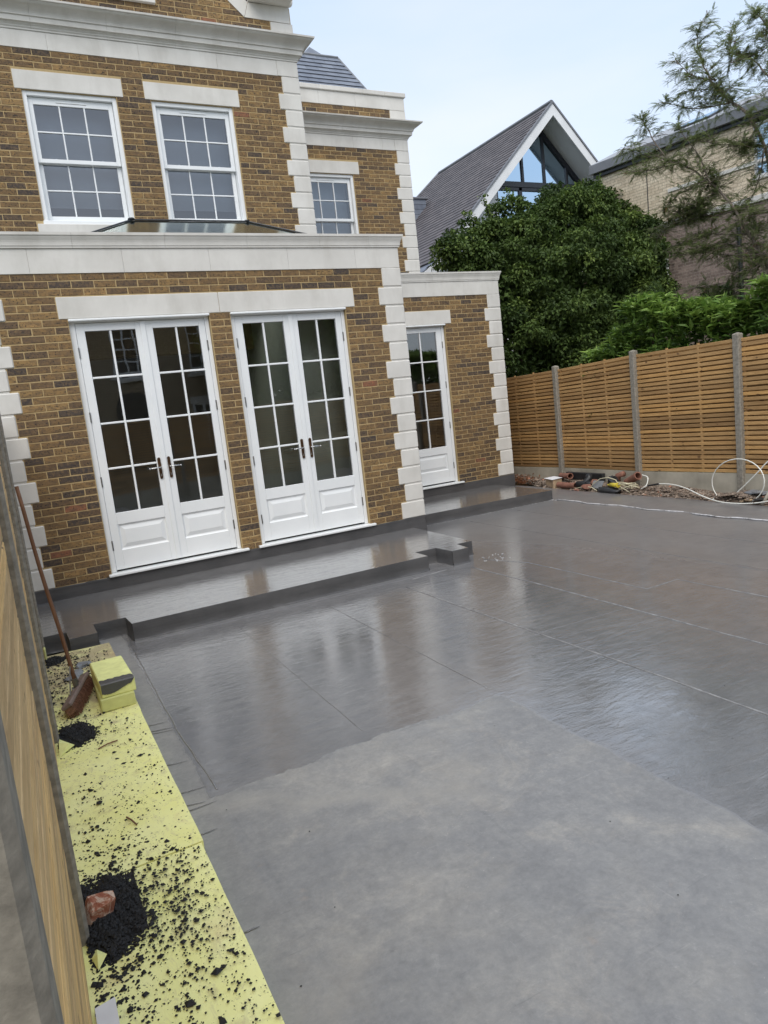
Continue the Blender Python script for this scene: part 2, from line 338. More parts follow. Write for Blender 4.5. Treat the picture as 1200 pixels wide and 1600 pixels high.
# liquid membrane
def membrane(name, zone):
    t = NT(name); x = t.xyz()
    big = t.noise(.9, 5, .6); streak = t.noise(5.0, 6, .62, stretch=(1.0, 3.2, 1), rot=(0, 0, radians(-12)), dist=.6)
    fine = t.noise(17, 3, .55, stretch=(1, 2.4, 1), rot=(0, 0, radians(-12)))
    cloud = t.noise(1.3, 7, .66, dist=.25)
    wet = t.ramp(big, [(.3, (.156, .154, .156)), (.55, (.180, .177, .178)), (.8, (.214, .210, .209))])
    wet = t.mix(1.0, wet, t.ramp(t.noise(6.5, 8, .7, dist=.3), [(.32, (.88, .88, .88)), (.68, (1.13, 1.12, 1.11))]), 'MULTIPLY')
    wet = t.mix(t.ramp(t.noise(2.3, 4, .6), [(.55, 0), (.75, .35)]), wet, (.195, .185, .178))
    if zone:
        ex = t.math('MULTIPLY_ADD', t.noise(3.0, 4), .10, c=x[0]); ey = t.math('MULTIPLY_ADD', t.noise(2.6, 7, .65), .22, c=x[1])
        inx = t.math('MULTIPLY', t.math('SUBTRACT', -2.31, ex), 45, True); iny = t.math('MULTIPLY', t.math('SUBTRACT', -4.73, ey), 70, True)
        inx = t.math('MAXIMUM', inx, 0.0); dry = t.math('MULTIPLY', inx, iny)
        strip = t.math('MULTIPLY', t.math('SUBTRACT', -4.14, ex), 40, True)
        nearx = t.math('MULTIPLY', t.math('SUBTRACT', -4.02, ex), 14, True)
        dry = t.math('MAXIMUM', dry, strip)
        dc = t.ramp(cloud, [(.34, (.200, .200, .201)), (.46, (.224, .224, .223)), (.56, (.248, .245, .238)), (.70, (.315, .303, .280))])
        dust = t.noise(2.6, 7, .75, dist=1.2); dc = t.mix(t.ramp(dust, [(.54, 0), (.70, .5)]), dc, (.37, .345, .305))
        scr = t.noise(16, 6, .8, dist=2.0); dc = t.mix(t.ramp(scr, [(.58, 0), (.68, .4)]), dc, (.34, .335, .325))
        or_ = t.noise(3.4, 4, .6, dist=.5); dc = t.mix(t.ramp(or_, [(.68, 0), (.76, .35)]), dc, (.42, .32, .24))
        dc = t.mix(t.math('MULTIPLY', strip, .45), dc, (.27, .26, .245))
        # laps of the sheets below, scuffs and a dried tide mark
        sw = t.n('ShaderNodeMapping'); t.l(t.pos, sw.inputs[0]); sw.inputs['Rotation'].default_value = (0, 0, radians(90)); sw.inputs['Location'].default_value = (.3, .34, 0)
        bk = t.n('ShaderNodeTexBrick'); wob = t.n('ShaderNodeVectorMath'); wob.operation = 'ADD'; wn2 = t.n('ShaderNodeTexNoise'); wn2.inputs['Scale'].default_value = 1.5
        t.l(t.pos, wn2.inputs['Vector']); sc_ = t.n('ShaderNodeVectorMath'); sc_.operation = 'SCALE'; sc_.inputs['Scale'].default_value = .09; t.l(wn2.outputs['Color'], sc_.inputs[0])
        t.l(sw.outputs[0], wob.inputs[0]); t.l(sc_.outputs[0], wob.inputs[1]); t.l(wob.outputs[0], bk.inputs['Vector'])
        bk.inputs['Scale'].default_value = 1; bk.inputs['Brick Width'].default_value = 2.6; bk.inputs['Row Height'].default_value = .94; bk.inputs['Mortar Size'].default_value = .009; bk.inputs['Mortar Smooth'].default_value = .6
        bk.inputs['Color1'].default_value = (.975, .975, .975, 1); bk.inputs['Color2'].default_value = (1.025, 1.025, 1.025, 1); bk.inputs['Mortar'].default_value = (.95, .95, .95, 1)
        dc = t.mix(1.0, dc, bk.outputs[0], 'MULTIPLY')
        for sx, sy, ang, lo_, cl_ in ((.6, 9, 25, .64, (.33, .325, .31)), (.8, 11, -38, .65, (.14, .14, .142)), (9, .7, 12, .66, (.34, .33, .32))):
            sf = t.noise(4.2, 8, .74, stretch=(sx, sy, 1), rot=(0, 0, radians(ang)), dist=.3)
            dc = t.mix(t.ramp(sf, [(lo_-.03, 0), (lo_+.05, .42)]), dc, cl_)
        mid = t.noise(7.5, 10, .78, dist=.4); dc = t.mix(1.0, dc, t.ramp(mid, [(.34, (.87, .87, .875)), (.5, (1, 1, 1)), (.66, (1.14, 1.13, 1.11))]), 'MULTIPLY')
        mot = t.noise(28, 8, .8); dc = t.mix(1.0, dc, t.ramp(mot, [(.32, (.86, .86, .86)), (.5, (1, 1, 1)), (.68, (1.16, 1.15, 1.13))]), 'MULTIPLY')
        bs = t.noise(1.05, 8, .72, dist=.35); dc = t.mix(t.ramp(bs, [(.54, 0), (.62, .18), (.72, .42)]), dc, (.345, .318, .272))
        spk = t.noise(60, 3, .7); dc = t.mix(t.math('MULTIPLY', t.ramp(spk, [(.66, 0), (.70, .6)]), t.ramp(t.noise(1.9, 3), [(.45, 0), (.65, 1)])), dc, (.42, .40, .36))
        td = t.math('ADD', t.math('MULTIPLY_ADD', ex, .64, c=ey), t.math('MULTIPLY', t.noise(4.5, 4, .6), .22)); td = t.math('SUBTRACT', td, -7.38)
        tm = t.ramp(t.math('ABSOLUTE', td), [(.0, .55), (.05, .35), (.12, 0)]); tm = t.math('MULTIPLY', tm, t.math('MULTIPLY', t.math('SUBTRACT', -2.9, ex), 2.0, True)); dc = t.mix(tm, dc, (.33, .315, .285))
        cc = t.mix(dry, wet, dc)
        rw = t.ramp(t.noise(1.6, 5, .6), [(.3, .035), (.52, .075), (.75, .20)]); rd = t.ramp(cloud, [(.3, .42), (.8, .62)])
        far = t.n('ShaderNodeMapRange'); t.l(t.math('MULTIPLY_ADD', t.noise(.6, 3), 1.6, c=t.math('MULTIPLY_ADD', x[1], .22, c=x[0])), far.inputs[0])
        far.inputs[1].default_value = -.5; far.inputs[2].default_value = 1.5; far.inputs[3].default_value = 0; far.inputs[4].default_value = 1
        cw_ = t.math('MULTIPLY_ADD', far.outputs[0], -.55, c=.72)
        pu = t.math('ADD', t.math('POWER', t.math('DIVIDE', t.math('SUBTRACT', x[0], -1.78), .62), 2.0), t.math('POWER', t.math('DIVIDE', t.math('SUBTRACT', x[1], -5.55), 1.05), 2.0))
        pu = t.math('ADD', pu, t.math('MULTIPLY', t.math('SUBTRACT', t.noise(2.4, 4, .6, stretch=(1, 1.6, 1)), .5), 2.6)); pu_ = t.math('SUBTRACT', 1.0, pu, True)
        t.l(t.math('MULTIPLY_ADD', pu_, .95, c=1.5), t.b.inputs['Coat IOR'])  # coat IOR raised past real water in one spot, to brighten its sky reflection
        rw = t.mix(far.outputs[0], rw, (.34, .34, .34)); rg = t.mix(dry, rw, rd); t.base(cc)
        k = t.n('ShaderNodeRGBToBW'); t.l(rg, k.inputs[0]); t.l(k.outputs[0], t.b.inputs['Roughness'])
        amp = t.math('MULTIPLY_ADD', dry, -.55, c=1.0)
        pud = t.ramp(t.noise(.75, 3, .5), [(.40, .35), (.62, 1.0)])
        h = t.math('MULTIPLY', t.math('ADD', t.math('MULTIPLY', streak, 1.0), t.math('MULTIPLY', fine, .33)), t.math('MULTIPLY', amp, pud))
        nb_ = t.bump(h, 1.0, .0048)
    else:
        t.base(wet); t.rough(.08); nb_ = t.bump(t.math('ADD', streak, t.math('MULTIPLY', fine, .4)), 1.0, .0030)
    t.b.inputs['IOR'].default_value = 1.5; (None if zone else setattr(t.b.inputs['Coat IOR'], 'default_value', 1.5)); t.b.inputs['Coat Roughness'].default_value = .03
    if zone: t.l(t.math('MULTIPLY', t.math('SUBTRACT', 1.0, dry, True), cw_), t.b.inputs['Coat Weight']); t.l(nb_, t.b.inputs['Coat Normal'])
    else: t.b.inputs['Coat Weight'].default_value = 1; t.l(nb_, t.b.inputs['Coat Normal'])
    M[name] = t.m
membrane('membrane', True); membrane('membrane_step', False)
t = NT('membrane_riser'); t.base(t.ramp(t.noise(3, 5), [(.3, (.060, .060, .062)), (.7, (.090, .089, .091))])); t.rough(.36); t.bump(t.noise(4, 4, .6, stretch=(1, 1, 2.5)), .5, .02); M['riser'] = t.m
t = NT('seam_bead'); t.base(t.ramp(t.noise(12, 4), [(.42, (.18, .178, .178)), (.74, (.33, .33, .33))])); t.rough(.2); t.bump(t.noise(40, 3), .3, .004); M['seam'] = t.m  # lighter tones paint the sky glint of the ridges into the seam colour
t = NT('splash_bead'); t.base(t.ramp(t.noise(9, 5, .7), [(.36, (.15, .147, .145)), (.52, (.60, .60, .61))])); t.rough(.3); M['splash'] = t.m

# foam
t = NT('foam'); x = t.xyz(); a = t.noise(4, 5, .6); cc = t.ramp(a, [(.3, (.85, .83, .30)), (.7, (.90, .89, .42))])
sc = t.noise(30, 5, .75, stretch=(1, .45, 1), dist=.8); cc = t.mix(t.ramp(sc, [(.53, 0), (.68, .6)]), cc, (.56, .51, .30))
fade = t.n('ShaderNodeMapRange'); t.l(x[1], fade.inputs[0]); fade.inputs[1].default_value = -4.1; fade.inputs[2].default_value = -2.6; fade.inputs[3].default_value = .0; fade.inputs[4].default_value = .30
d0 = t.noise(5.5, 6, .7, dist=.6); dirt = t.math('ADD', d0, fade.outputs[0]); cc = t.mix(t.ramp(dirt, [(.57, 0), (.80, .85)]), cc, (.40, .32, .20))
sp = t.noise(70, 3, .7); sg = t.math('ADD', sp, t.math('MULTIPLY', t.noise(6, 3), .12)); cc = t.mix(t.ramp(sg, [(.70, 0), (.73, .8)]), cc, (.03, .03, .03))
rd = t.noise(3.1, 4); cc = t.mix(t.ramp(rd, [(.66, 0), (.78, .35)]), cc, (.45, .22, .14))
t.base(cc); t.rough(.8); t.bump(sc, .35, .004); M['foam'] = t.m
simple('foam_clean', (.82, .83, .34), .8, .10, 14, .3, 60)
simple('foam_side', (.60, .61, .25), .85, .12, 10, .3, 50)
t = NT('brick_fragment'); a = t.noise(22, 5, .7, dist=.5); t.base(t.ramp(a, [(.38, (.26, .075, .04)), (.48, (.36, .14, .08)), (.55, (.58, .42, .32))])); t.rough(.9); t.bump(t.noise(90, 4), .6, .005); M['fragment'] = t.m
# leaves
def leaf_mat(name, c0, c1, c2, rough=.6, trl=.28):
    t = NT(name); tn = t.attr(); cc = t.ramp(tn, [(0, c0), (.55, c1), (1, c2)]); t.base(cc); t.rough(rough); t.b.inputs['Specular IOR Level'].default_value = .3
    tl = t.n('ShaderNodeBsdfTranslucent'); t.l(cc, tl.inputs[0]); mx = t.n('ShaderNodeMixShader'); mx.inputs[0].default_value = trl
    t.l(t.b.outputs[0], mx.inputs[1]); t.l(tl.outputs[0], mx.inputs[2]); t.l(mx.outputs[0], t.out.inputs[0]); M[name] = t.m
leaf_mat('bush_leaf', (.036, .064, .016), (.090, .142, .032), (.20, .27, .065))
leaf_mat('laurel_leaf', (.06, .11, .022), (.125, .22, .04), (.26, .38, .08), .4)
leaf_mat('feather_leaf', (.11, .14, .05), (.18, .22, .085), (.27, .32, .14), trl=.5)
leaf_mat('rust_leaf', (.18, .07, .03), (.24, .10, .04), (.30, .14, .06))
# slate
def slate_mat(name, c0, c1, rough):
    t = NT(name); tn = t.attr(); a = t.noise(5, 4); cc = t.ramp(tn, [(0, c0), (1, c1)]); cc = t.mix(t.ramp(a, [(.4, 0), (.7, .35)]), cc, tuple(v*1.35 for v in c1))
    t.base(cc); t.rough(rough); t.bump(t.noise(40, 4), .25, .004); M[name] = t.m
slate_mat('house_slate', (.115, .13, .165), (.185, .205, .245), .42)
slate_mat('neighbour_slate', (.075, .068, .074), (.125, .112, .116), .7)
t = NT('soil'); a = t.noise(7, 7, .75); t.base(t.ramp(a, [(.3, (.12, .085, .06)), (.55, (.21, .155, .115)), (.75, (.34, .28, .23))])); t.rough(.95); t.bump(t.noise(30, 6, .8), .9, .03); M['soil'] = t.m
t = NT('ground'); a = t.noise(1.2, 7, .7); t.base(t.ramp(a, [(.3, (.07, .06, .04)), (.55, (.09, .10, .045)), (.75, (.07, .11, .035))])); t.rough(.95); t.bump(t.noise(20, 5), .8, .03); M['ground'] = t.m
t = NT('rubble'); t.base(t.ramp(t.attr(), [(0, (.09, .07, .055)), (.4, (.26, .20, .155)), (.7, (.40, .34, .28)), (1, (.36, .17, .11))])); t.rough(.95); t.bump(t.noise(60, 4), .4, .006); M['rubble'] = t.m

# ------------------------------------------------------------------ setting: ground and terrace
B = 0.234012; CH = B/3                       # quoin block pitch, brick course
ZD, ZS = -0.30, -0.136                       # deck level, step level
mb = MB(); mb.add([(-250, -250, -.62), (250, -250, -.62), (250, 250, -.62), (-250, 250, -.62)], [(0, 1, 2, 3)])
mb.build('ground', M['ground'], kind='structure')
# terrace deck sheet, folded up at its right margin
mb = MB(); xs = [-4.40, -3.4, -2.3, -1, .3, 1.6, 2.80, 2.90, 3.1, 3.35, 3.60, 3.78]; zz = [0, 0, 0, 0, 0, 0, 0, .012, .03, .035, .03, -.02]
ys = [-10.6+i*.55 for i in range(26)]
for j, y in enumerate(ys):
    for i, x in enumerate(xs):
        wob = .0 if i < 6 else .03*sin(y*1.7+i)+.02*sin(y*4.1)
        mb.v.append((x+wob, min(y, 3.0), ZD+zz[i]))
n = len(xs)
for j in range(len(ys)-1):
    for i in range(n-1): mb.f.append((j*n+i, j*n+i+1, (j+1)*n+i+1, (j+1)*n+i)); mb.c.append(.5)
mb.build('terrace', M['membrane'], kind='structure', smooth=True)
mb = MB(); mb.box(-4.98, 3.75, -10.6, 3.0, -.61, ZD-.05); mb.build('terrace_base', M['gravel_board'], kind='structure')

def step_block(name, outline, ztop, zbot, riser_mat, top_mat):
    "low step: rounded top sheet and risers, wavy like hand-laid membrane"
    mb = MB(); n = len(outline); top = [(x, y, ztop) for x, y in outline]
    rt = MB(); rt.add(top, [tuple(range(n))])
    for i in range(n):
        (x0, y0), (x1, y1) = outline[i], outline[(i+1) % n]; L = math.hypot(x1-x0, y1-y0); m = max(1, int(L/.12))
        nx, ny = (y1-y0)/L, -(x1-x0)/L
        for k in range(m):
            qs = []
            for kk in (k, k+1):
                f = kk/m; X, Y = x0+(x1-x0)*f, y0+(y1-y0)*f; w = (.006*sin(X*5.1+Y*3)+.004*sin(X*13+Y*9)) if 0 < kk < m else 0
                qs.append([(X+nx*o+nx*w*g, Y+ny*o+ny*w*g, z) for o, g, z in ((0, 0, ztop), (.002, .0, ztop-.006), (.002, 1, ztop-.08), (.002, .6, zbot+.02), (.012, 1, zbot+.002))])
            mb.add(qs[0]+qs[1], [(j, j+1, 6+j, 5+j) for j in range(4)])
    o = rt.build(name, top_mat, kind='structure'); r = mb.build('riser', riser_mat, o, smooth=True)
    return o
out1 = [(-4.98, 0.0), (-4.98, -1.45), (-4.66, -1.455), (-4.65, -1.735), (-4.42, -1.72), (-4.425, -1.395), (-4.14, -1.40), (-4.12, -1.682), (-.975, -1.668), (-.972, -1.385), (-.70, -1.388), (-.675, -1.703), (-.46, -1.706), (-.437, -1.427), (-.227, -1.434), (-.195, 0.0)]
step_block('terrace_step', out1[::-1][::-1], ZS, ZD, M['riser'], M['membrane_step'])
out2 = [(.012, 2.38), (.012, .80), (2.88, .76), (2.93, 2.38)]
step_block('terrace_step', out2, ZS-.004, ZD, M['riser'], M['membrane_step'])
# upstands against the walls
mb = MB(); mb.box(-5.0, .012, -.010, .03, ZS-.02, .004, .004); mb.box(.0, .012, -.01, 2.4, ZD, .004, .004)
for k in range(46):
    x = -5.0+k*.109; mb.box(x, x+.112, -.012-R(0, .002), .0, -.02, R(-.004, .010), 0)
mb.box(-.21, .011, -.011, .02, ZD, -.1)
mb.build('wall_upstand', M['riser'], kind='structure')
mb = MB(); mb.box(.012, 3.385, 2.376, 2.42, ZD-.02, -.002, .004); mb.box(3.372, 3.385, 2.38, 5.0, ZD-.02, -.002, .004)
mb.build('wall_upstand', M['riser'], kind='structure')
# seams of the membrane: low ridges
def seam(pts, r=.007, mat='seam', flat=.5):
    P = []
    for (x0, y0), (x1, y1) in zip(pts[:-1], pts[1:]):
        L = math.hypot(x1-x0, y1-y0); m = max(2, int(L/.10))
        for k in range(m): f = k/m; P.append((x0+(x1-x0)*f+R(-.003, .003), y0+(y1-y0)*f+R(-.003, .003)))
    P.append(pts[-1]); rr = [r*R(.75, 1.25) for _ in P]
    mb = MB(); mb.tube([(x, y, 0) for x, y in P], rr, 6); mb.v = [(x, y, z*flat+ZD+.001) for x, y, z in mb.v]
    mb.build('membrane_seam', M[mat], kind='structure', smooth=True)
seam([(-.30, -1.75), (-.09, -2.28), (-.06, -3.905), (.335, -3.888), (.35, -4.8), (.35, -9)], .006)
seam([(-.60, -1.95), (-.566, -2.95), (-.57, -5.4), (-.58, -9.5)], .008)
seam([(-1.50, -2.1), (-1.481, -3.84), (-1.457, -4.93), (-1.46, -6.0), (-1.45, -9.5)], .009)
seam([(1.0, .4), (1.02, -3.0), (1.0, -8)], .003, 'membrane_step'); seam([(1.95, .5), (1.93, -4), (1.95, -8)], .003, 'membrane_step')
seam([(-4.10, -1.80), (-1.1, -1.80), (-.9, -1.74)], .004, 'membrane_step'); seam([(-1.3, -1.86), (-.8, -1.80)], .006)
seam([(-3.25, -2.0), (-3.27, -4.7)], .003, 'membrane_step'); seam([(-2.36, -2.0), (-2.37, -4.7)], .003, 'membrane_step')
seam([(-1.46, -4.12), (-.58, -4.16)], .004, 'membrane_step'); seam([(-4.17, -1.9), (-4.185, -3.9), (-4.16, -4.8)], .005, 'membrane_step')
mb = MB()
P = [(2.86+.03*sin(k*.7)+.015*sin(k*1.9), .62-k*.12) for k in range(70)]
mb.tube([(x, y, 0) for x, y in P], [.012*R(.6, 1.5) for _ in P], 6); mb.v = [(x, y, z*.6+ZD+.013) for x, y, z in mb.v]
mb.build('membrane_seam', M['splash'], kind='structure', smooth=True)
mb = MB()
for k in range(24): mb.blob((2.90+R(-.06, .06), .70+R(-.1, .05), ZD+.003), R(.008, .03), R(.006, .02), .004)
for k in range(40): mb.blob((.3+k*.066+R(-.02, .02), .72+R(-.02, .02), ZD+.004), R(.006, .02), R(.004, .012), .003)
for k in range(26): mb.blob((-.2+R(-.15, .2), -1.8+R(-.15, .15), ZD+.003), R(.004, .022), R(.004, .012), .003)
mb.build('paint_splash', M['splash'], kind='structure')

# ------------------------------------------------------------------ the brick house
house = thing('brick_house', 'brown brick house with white stone quoins, sash windows and white french doors', 'house', (-1.0, 0.0, -.3))
BR = []      # every face brick: (frame, u0, u1, z0, z1)
def F_front(Y): return lambda u, w, v: (u, Y-w, v)
def F_side(X): return lambda u, w, v: (X+w, u, v)
def bricks(F, u0, u1, ztop, zbot, holes, off=0.0):
    k = 0; z = ztop
    while z-CH >= zbot-.02:
        za, zb = z-CH+.0105, z-.0005; zm = (za+zb)/2
        segs = [(u0, u1)]
        for (a, b, c, d) in holes:
            if c < zm < d:
                ns = []
                for s0, s1 in segs:
                    if b <= s0 or a >= s1: ns.append((s0, s1)); continue
                    if a > s0: ns.append((s0, a))
                    if b < s1: ns.append((b, s1))
                segs = ns
        for s0, s1 in segs:
            o = off+(.1125 if k % 2 else 0.0)+R(-.004, .004)
            j = math.floor((s0-o)/.225); cuts = [s0]
            while True:
                j += 1; c_ = o+j*.225
                if c_ >= s1-.07: break
                if c_ > s0+.07: cuts.append(c_+R(-.004, .004))
            cuts.append(s1)
            for a, b in zip(cuts[:-1], cuts[1:]):
                if b-a > .03: BR.append((F, a+(.005 if a > s0 else .006), b-.005, za, zb))
        z -= CH; k += 1
def slab(F, u0, u1, z0, z1, holes, w0=-.25, w1=-.0035, mat='mortar', name='wall'):
    us = sorted({u0, u1, *[h for q in holes for h in q[:2] if u0 < h < u1]}); zs = sorted({z0, z1, *[h for q in holes for h in q[2:] if z0 < h < z1]})
    mb = MB()
    for a, b in zip(us[:-1], us[1:]):
        for c, d in zip(zs[:-1], zs[1:]):
            um, zm = (a+b)/2, (c+d)/2
            if any(h[0] < um < h[1] and h[2] < zm < h[3] for h in holes): continue
            vs = [(u, w, v) for u in (a, b) for w in (w0, w1) for v in (c, d)]
            mb.add([F(*p) for p in vs], [(0, 1, 3, 2), (4, 6, 7, 5), (0, 4, 5, 1), (2, 3, 7, 6), (0, 2, 6, 4), (1, 5, 7, 3)])
    bm_ = mb.build(name, M[mat], house); return bm_
def stone(F, u0, u1, z0, z1, w0=-.12, w1=.012, ch=.008, name='stone_block', parent=None):
    mb = MB(); mb.box(u0, u1, w0, w1, z0, z1, ch, R(0, 1), F=F); return mb.build(name, M['stone'], parent or house)
def prof(F, P, u0, u1, m0=0, m1=0, name='cornice_stone', back=-.2):
    "moulded stone; m0/m1 = mitre of the ends"
    pts = P+[(back, P[-1][1]), (back, P[0][1])]
    vs = [F(u0-m0*max(w, 0), w, z) for w, z in pts]+[F(u1+m1*max(w, 0), w, z) for w, z in pts]
    n = len(pts); fs = [tuple(range(n)), tuple(range(2*n-1, n-1, -1))]+[(i, (i+1) % n, n+(i+1) % n, n+i) for i in range(n)]
    mb = MB(); mb.add(vs, fs, R(0, 1)); mb.build(name, M['stone'], house)
def quoins(F, X, ztop, n, side, wide_first=False, wn=.266, ww=.342, ret=None):
    "side=+1: corner at the right (u = X), -1: corner at the left"
    mb = MB()
    for i in range(n):
        wide = (i % 2 == 1) != wide_first; w = ww if wide else wn
        z1 = ztop-i*B-(.009 if i else .0); z0 = ztop-(i+1)*B+.004
        a, b = (X-w, X+.012) if side > 0 else (X-.012, X+w)
        if side > 0 and ret:           # the stone turns the corner
            stone(F, a, b, z0, z1, -(wn if wide else ww), .012, .011, 'quoin_stone')
        else: stone(F, a, b, z0, z1, -.14, .012, .011, 'quoin_stone')
    a, b = (X-wn+.01, X+.002) if side > 0 else (X-.002, X+wn-.01)
    mb.box(a, b, -wn+.01, .002, ztop-n*B+.01, ztop-.01, 0, .5, F=F); mb.build('quoin_core', M['stone'], house)
def qholes(X, ztop, n, side, wide_first=False, wn=.266, ww=.342):
    r = []
    for i in range(n):
        w = ww if ((i % 2 == 1) != wide_first) else wn
        r.append((X-w, X+.1, ztop-(i+1)*B, ztop-i*B) if side > 0 else (X-.1, X+w, ztop-(i+1)*B, ztop-i*B))
    return r
ZF = 14*B                                   # frieze underside of the single-storey part: 3.276
EXT, WING, MAIN, SEC = F_front(0.0), F_front(2.388), F_front(2.23), F_front(4.73)
# --- single-storey part
D1, D2 = (-4.07, -2.565, -.2, 2.815), (-2.318, -.835, -.2, 2.815)
h_ext = [D1, D2, (-4.158, -.70, ZF-6*CH, ZF-3*CH)]
slab(EXT, -5.0, -.004, -.58, 3.52, [(D1[0], D1[1], .0, 2.81), (D2[0], D2[1], .0, 2.81)])
bricks(EXT, -5.0, 0, ZF, 0, h_ext+qholes(0, ZF, 14, 1)+qholes(-4.997, ZF, 14, -1), off=-.266)
quoins(EXT, 0, ZF, 14, 1, ret=True); quoins(EXT, -4.997, ZF, 14, -1)
stone(EXT, -4.155, -2.435, 2.812, ZF-3*CH-.004, w1=.006, name='door_lintel', ch=.005); stone(EXT, -2.431, -.703, 2.812, ZF-3*CH-.004, w1=.006, name='door_lintel', ch=.005)
fr_j = [-5.0, -4.35, -3.42, -2.47, -1.52, -.62, .004]
for a, b in zip(fr_j[:-1], fr_j[1:]): stone(EXT, a, b-.0015, ZF+.001, 3.528, -.2, .008, .002, 'frieze_stone')
PE = [(.0, 3.528), (.022, 3.53), (.024, 3.548), (.030, 3.553), (.031, 3.565), (.034, 3.585), (.040, 3.605), (.048, 3.622), (.054, 3.636), (.056, 3.648), (.066, 3.652), (.068, 3.680), (.0, 3.690)]
cj = [-5.0, -4.86, -3.904, -2.948, -2.009, -1.091, -.421, 0]
for i, (a, b) in enumerate(zip(cj[:-1], cj[1:])): prof(EXT, PE, a, b-.002, 0, 1 if i == len(cj)-2 else 0, 'cornice_stone')
ERET = F_side(0.0)
slab(ERET, .26, 2.38, -.58, 3.52, []); bricks(ERET, .266, 2.38, ZF, 0, [(0, .342, ZF-(i+1)*B, ZF-i*B) for i in range(0, 14, 2)])
stone(ERET, .012, 2.38, ZF+.001, 3.528, -.2, .008, .002, 'frieze_stone'); prof(ERET, PE, 0, 2.37, 1, 0)
# --- wing set back at the right
DW = (1.14, 2.165, -.2, 2.80)
slab(WING, .01, 3.368, -.58, 3.51, [(DW[0], DW[1], .0, 2.79)])
bricks(WING, 0.02, 3.372, ZF, 0, [DW, (1.03, 2.298, ZF-6*CH, ZF-3*CH)]+qholes(3.372, ZF, 14, 1), off=3.372-.266)
quoins(WING, 3.372, ZF, 14, 1, ret=True)
stone(WING, 1.033, 2.295, 2.812, ZF-3*CH-.004, w1=.006, name='door_lintel', ch=.005)
for a, b in ((.02, .9), (.9, 1.85), (1.85, 2.62), (2.62, 3.376)): stone(WING, a, b-.0015, ZF+.001, 3.515, -.2, .008, .002, 'frieze_stone')
PW = [(w*.82, z-.012) for w, z in PE]
for i, (a, b) in enumerate(((.02, 1.0), (1.0, 1.98), (1.98, 2.93), (2.93, 3.372))): prof(WING, PW, a, b-.002, 0, int(i == 3))
WRET = F_side(3.372)
slab(WRET, 2.64, 7.0, -.58, 3.51, [], w1=-.001, mat='side_brick'); stone(WRET, 2.40, 7.0, ZF+.001, 3.515, -.2, .008, .002, 'frieze_stone'); prof(WRET, PW, 2.388, 7.0, 1, 0)
mb = MB(); mb.box(.02, 3.3, 2.6, 4.9, 3.45, 3.60); mb.build('flat_roof', M['flat_roof'], house)
# --- main two-storey wall
ZU = 6.50
W1, W2 = (-3.955, -2.80, 4.355, 6.01), (-2.345, -1.195, 4.355, 6.01)
qm = [(-.12-.39, 0, 6.50, 6.71)]
h_main = [W1, W2, (-4.035, -2.705, 6.01, 6.245), (-2.425, -1.085, 6.01, 6.245), (-4.05, -2.71, 4.24, 4.36), (-2.43, -1.10, 4.24, 4.36)]
slab(MAIN, -5.6, -.124, 2.6, 7.1, [(W1[0], W1[1], 4.355, 6.01), (W2[0], W2[1], 4.355, 6.01)])
bricks(MAIN, -5.6, -.12, ZU, 3.6, h_main+qholes(-.12, ZU, 12, 1), off=-.12-.266)
quoins(MAIN, -.12, ZU, 12, 1, ret=True)
for a, b in ((-4.032, -2.708), (-2.422, -1.088)):
    stone(MAIN, a, b, 6.013, 6.241, w1=.006, name='window_lintel', ch=.005); stone(MAIN, a-.01, b+.01, 4.245, 4.352, w1=.05, name='window_sill', ch=.006)
fj = [-5.6, -4.62, -3.56, -2.42, -1.34, -.44]
for a, b in zip(fj[:-1], fj[1:]): stone(MAIN, a, b-.0015, 6.502, 6.712, -.2, .006, .002, 'frieze_stone')
stone(MAIN, -.44, -.112, 6.502, 6.712, -.3, .012, .006, 'frieze_stone')
PM = [(.0, 6.712), (.018, 6.716), (.020, 6.735), (.030, 6.742), (.036, 6.758), (.052, 6.772), (.056, 6.782), (.080, 6.786), (.084, 6.845), (.100, 6.850), (.102, 6.862), (.108, 6.878), (.120, 6.895), (.142, 6.915), (.172, 6.935), (.200, 6.948), (.216, 6.962), (.220, 6.972), (.238, 6.975), (.242, 6.997), (.0, 7.02)]
mj = [-5.6, -4.75, -3.84, -2.92, -2.02, -1.13, -.30, -.12]
mj = [-5.6, -4.62, -3.72, -2.80, -1.90, -1.02, -.12]
for i, (a, b) in enumerate(zip(mj[:-1], mj[1:])): prof(MAIN, PM, a, b-.002, 0, int(i == len(mj)-2))
MRET = F_side(-.12)
slab(MRET, 2.50, 9.0, 2.6, 7.1, [], w1=-.001, mat='side_brick'); stone(MRET, 2.25, 4.70, 6.502, 6.712, -.2, .006, .002, 'frieze_stone'); prof(MRET, PM, 2.23, 4.72, 1, 0)
# --- shaped gable above the main cornice
Zc = 7.02
slab(MAIN, -5.6, -.13, 7.0, 7.46, [(-3.3, -2.15, 7.34, 7.7)]); slab(MAIN, -5.6, -1.1, 7.46, 8.4, [(-3.3, -2.15, 7.34, 9.0)])
bricks(MAIN, -5.6, -.12, 7.248, Zc, [(-.46, .1, 6.9, 7.3)], off=-.03)
stone(MAIN, -.455, -.11, Zc-.01, 7.240, -.3, .010, .008, 'quoin_stone')
z = 7.248
while z < 8.3:                              # brick infill left of the raking coping
    xr = -.86-(z-7.248)*1.14
    k0 = len(BR); bricks(MAIN, -5.6, xr, z+CH, z+.01, [(-3.42, -2.08, 7.236, 8.6)], off=-.03+.1125*(round((z-7.248)/CH) % 2)); z += CH
mb = MB(); P = [(-.84, 7.248), (-.146, 7.244), (-.146, 7.462), (-.765, 7.452)]; mb.prism([(x, 2.23-.010, z) for x, z in P], (0, .3, 0), .4); mb.build('kneeler_stone', M['stone'], house)
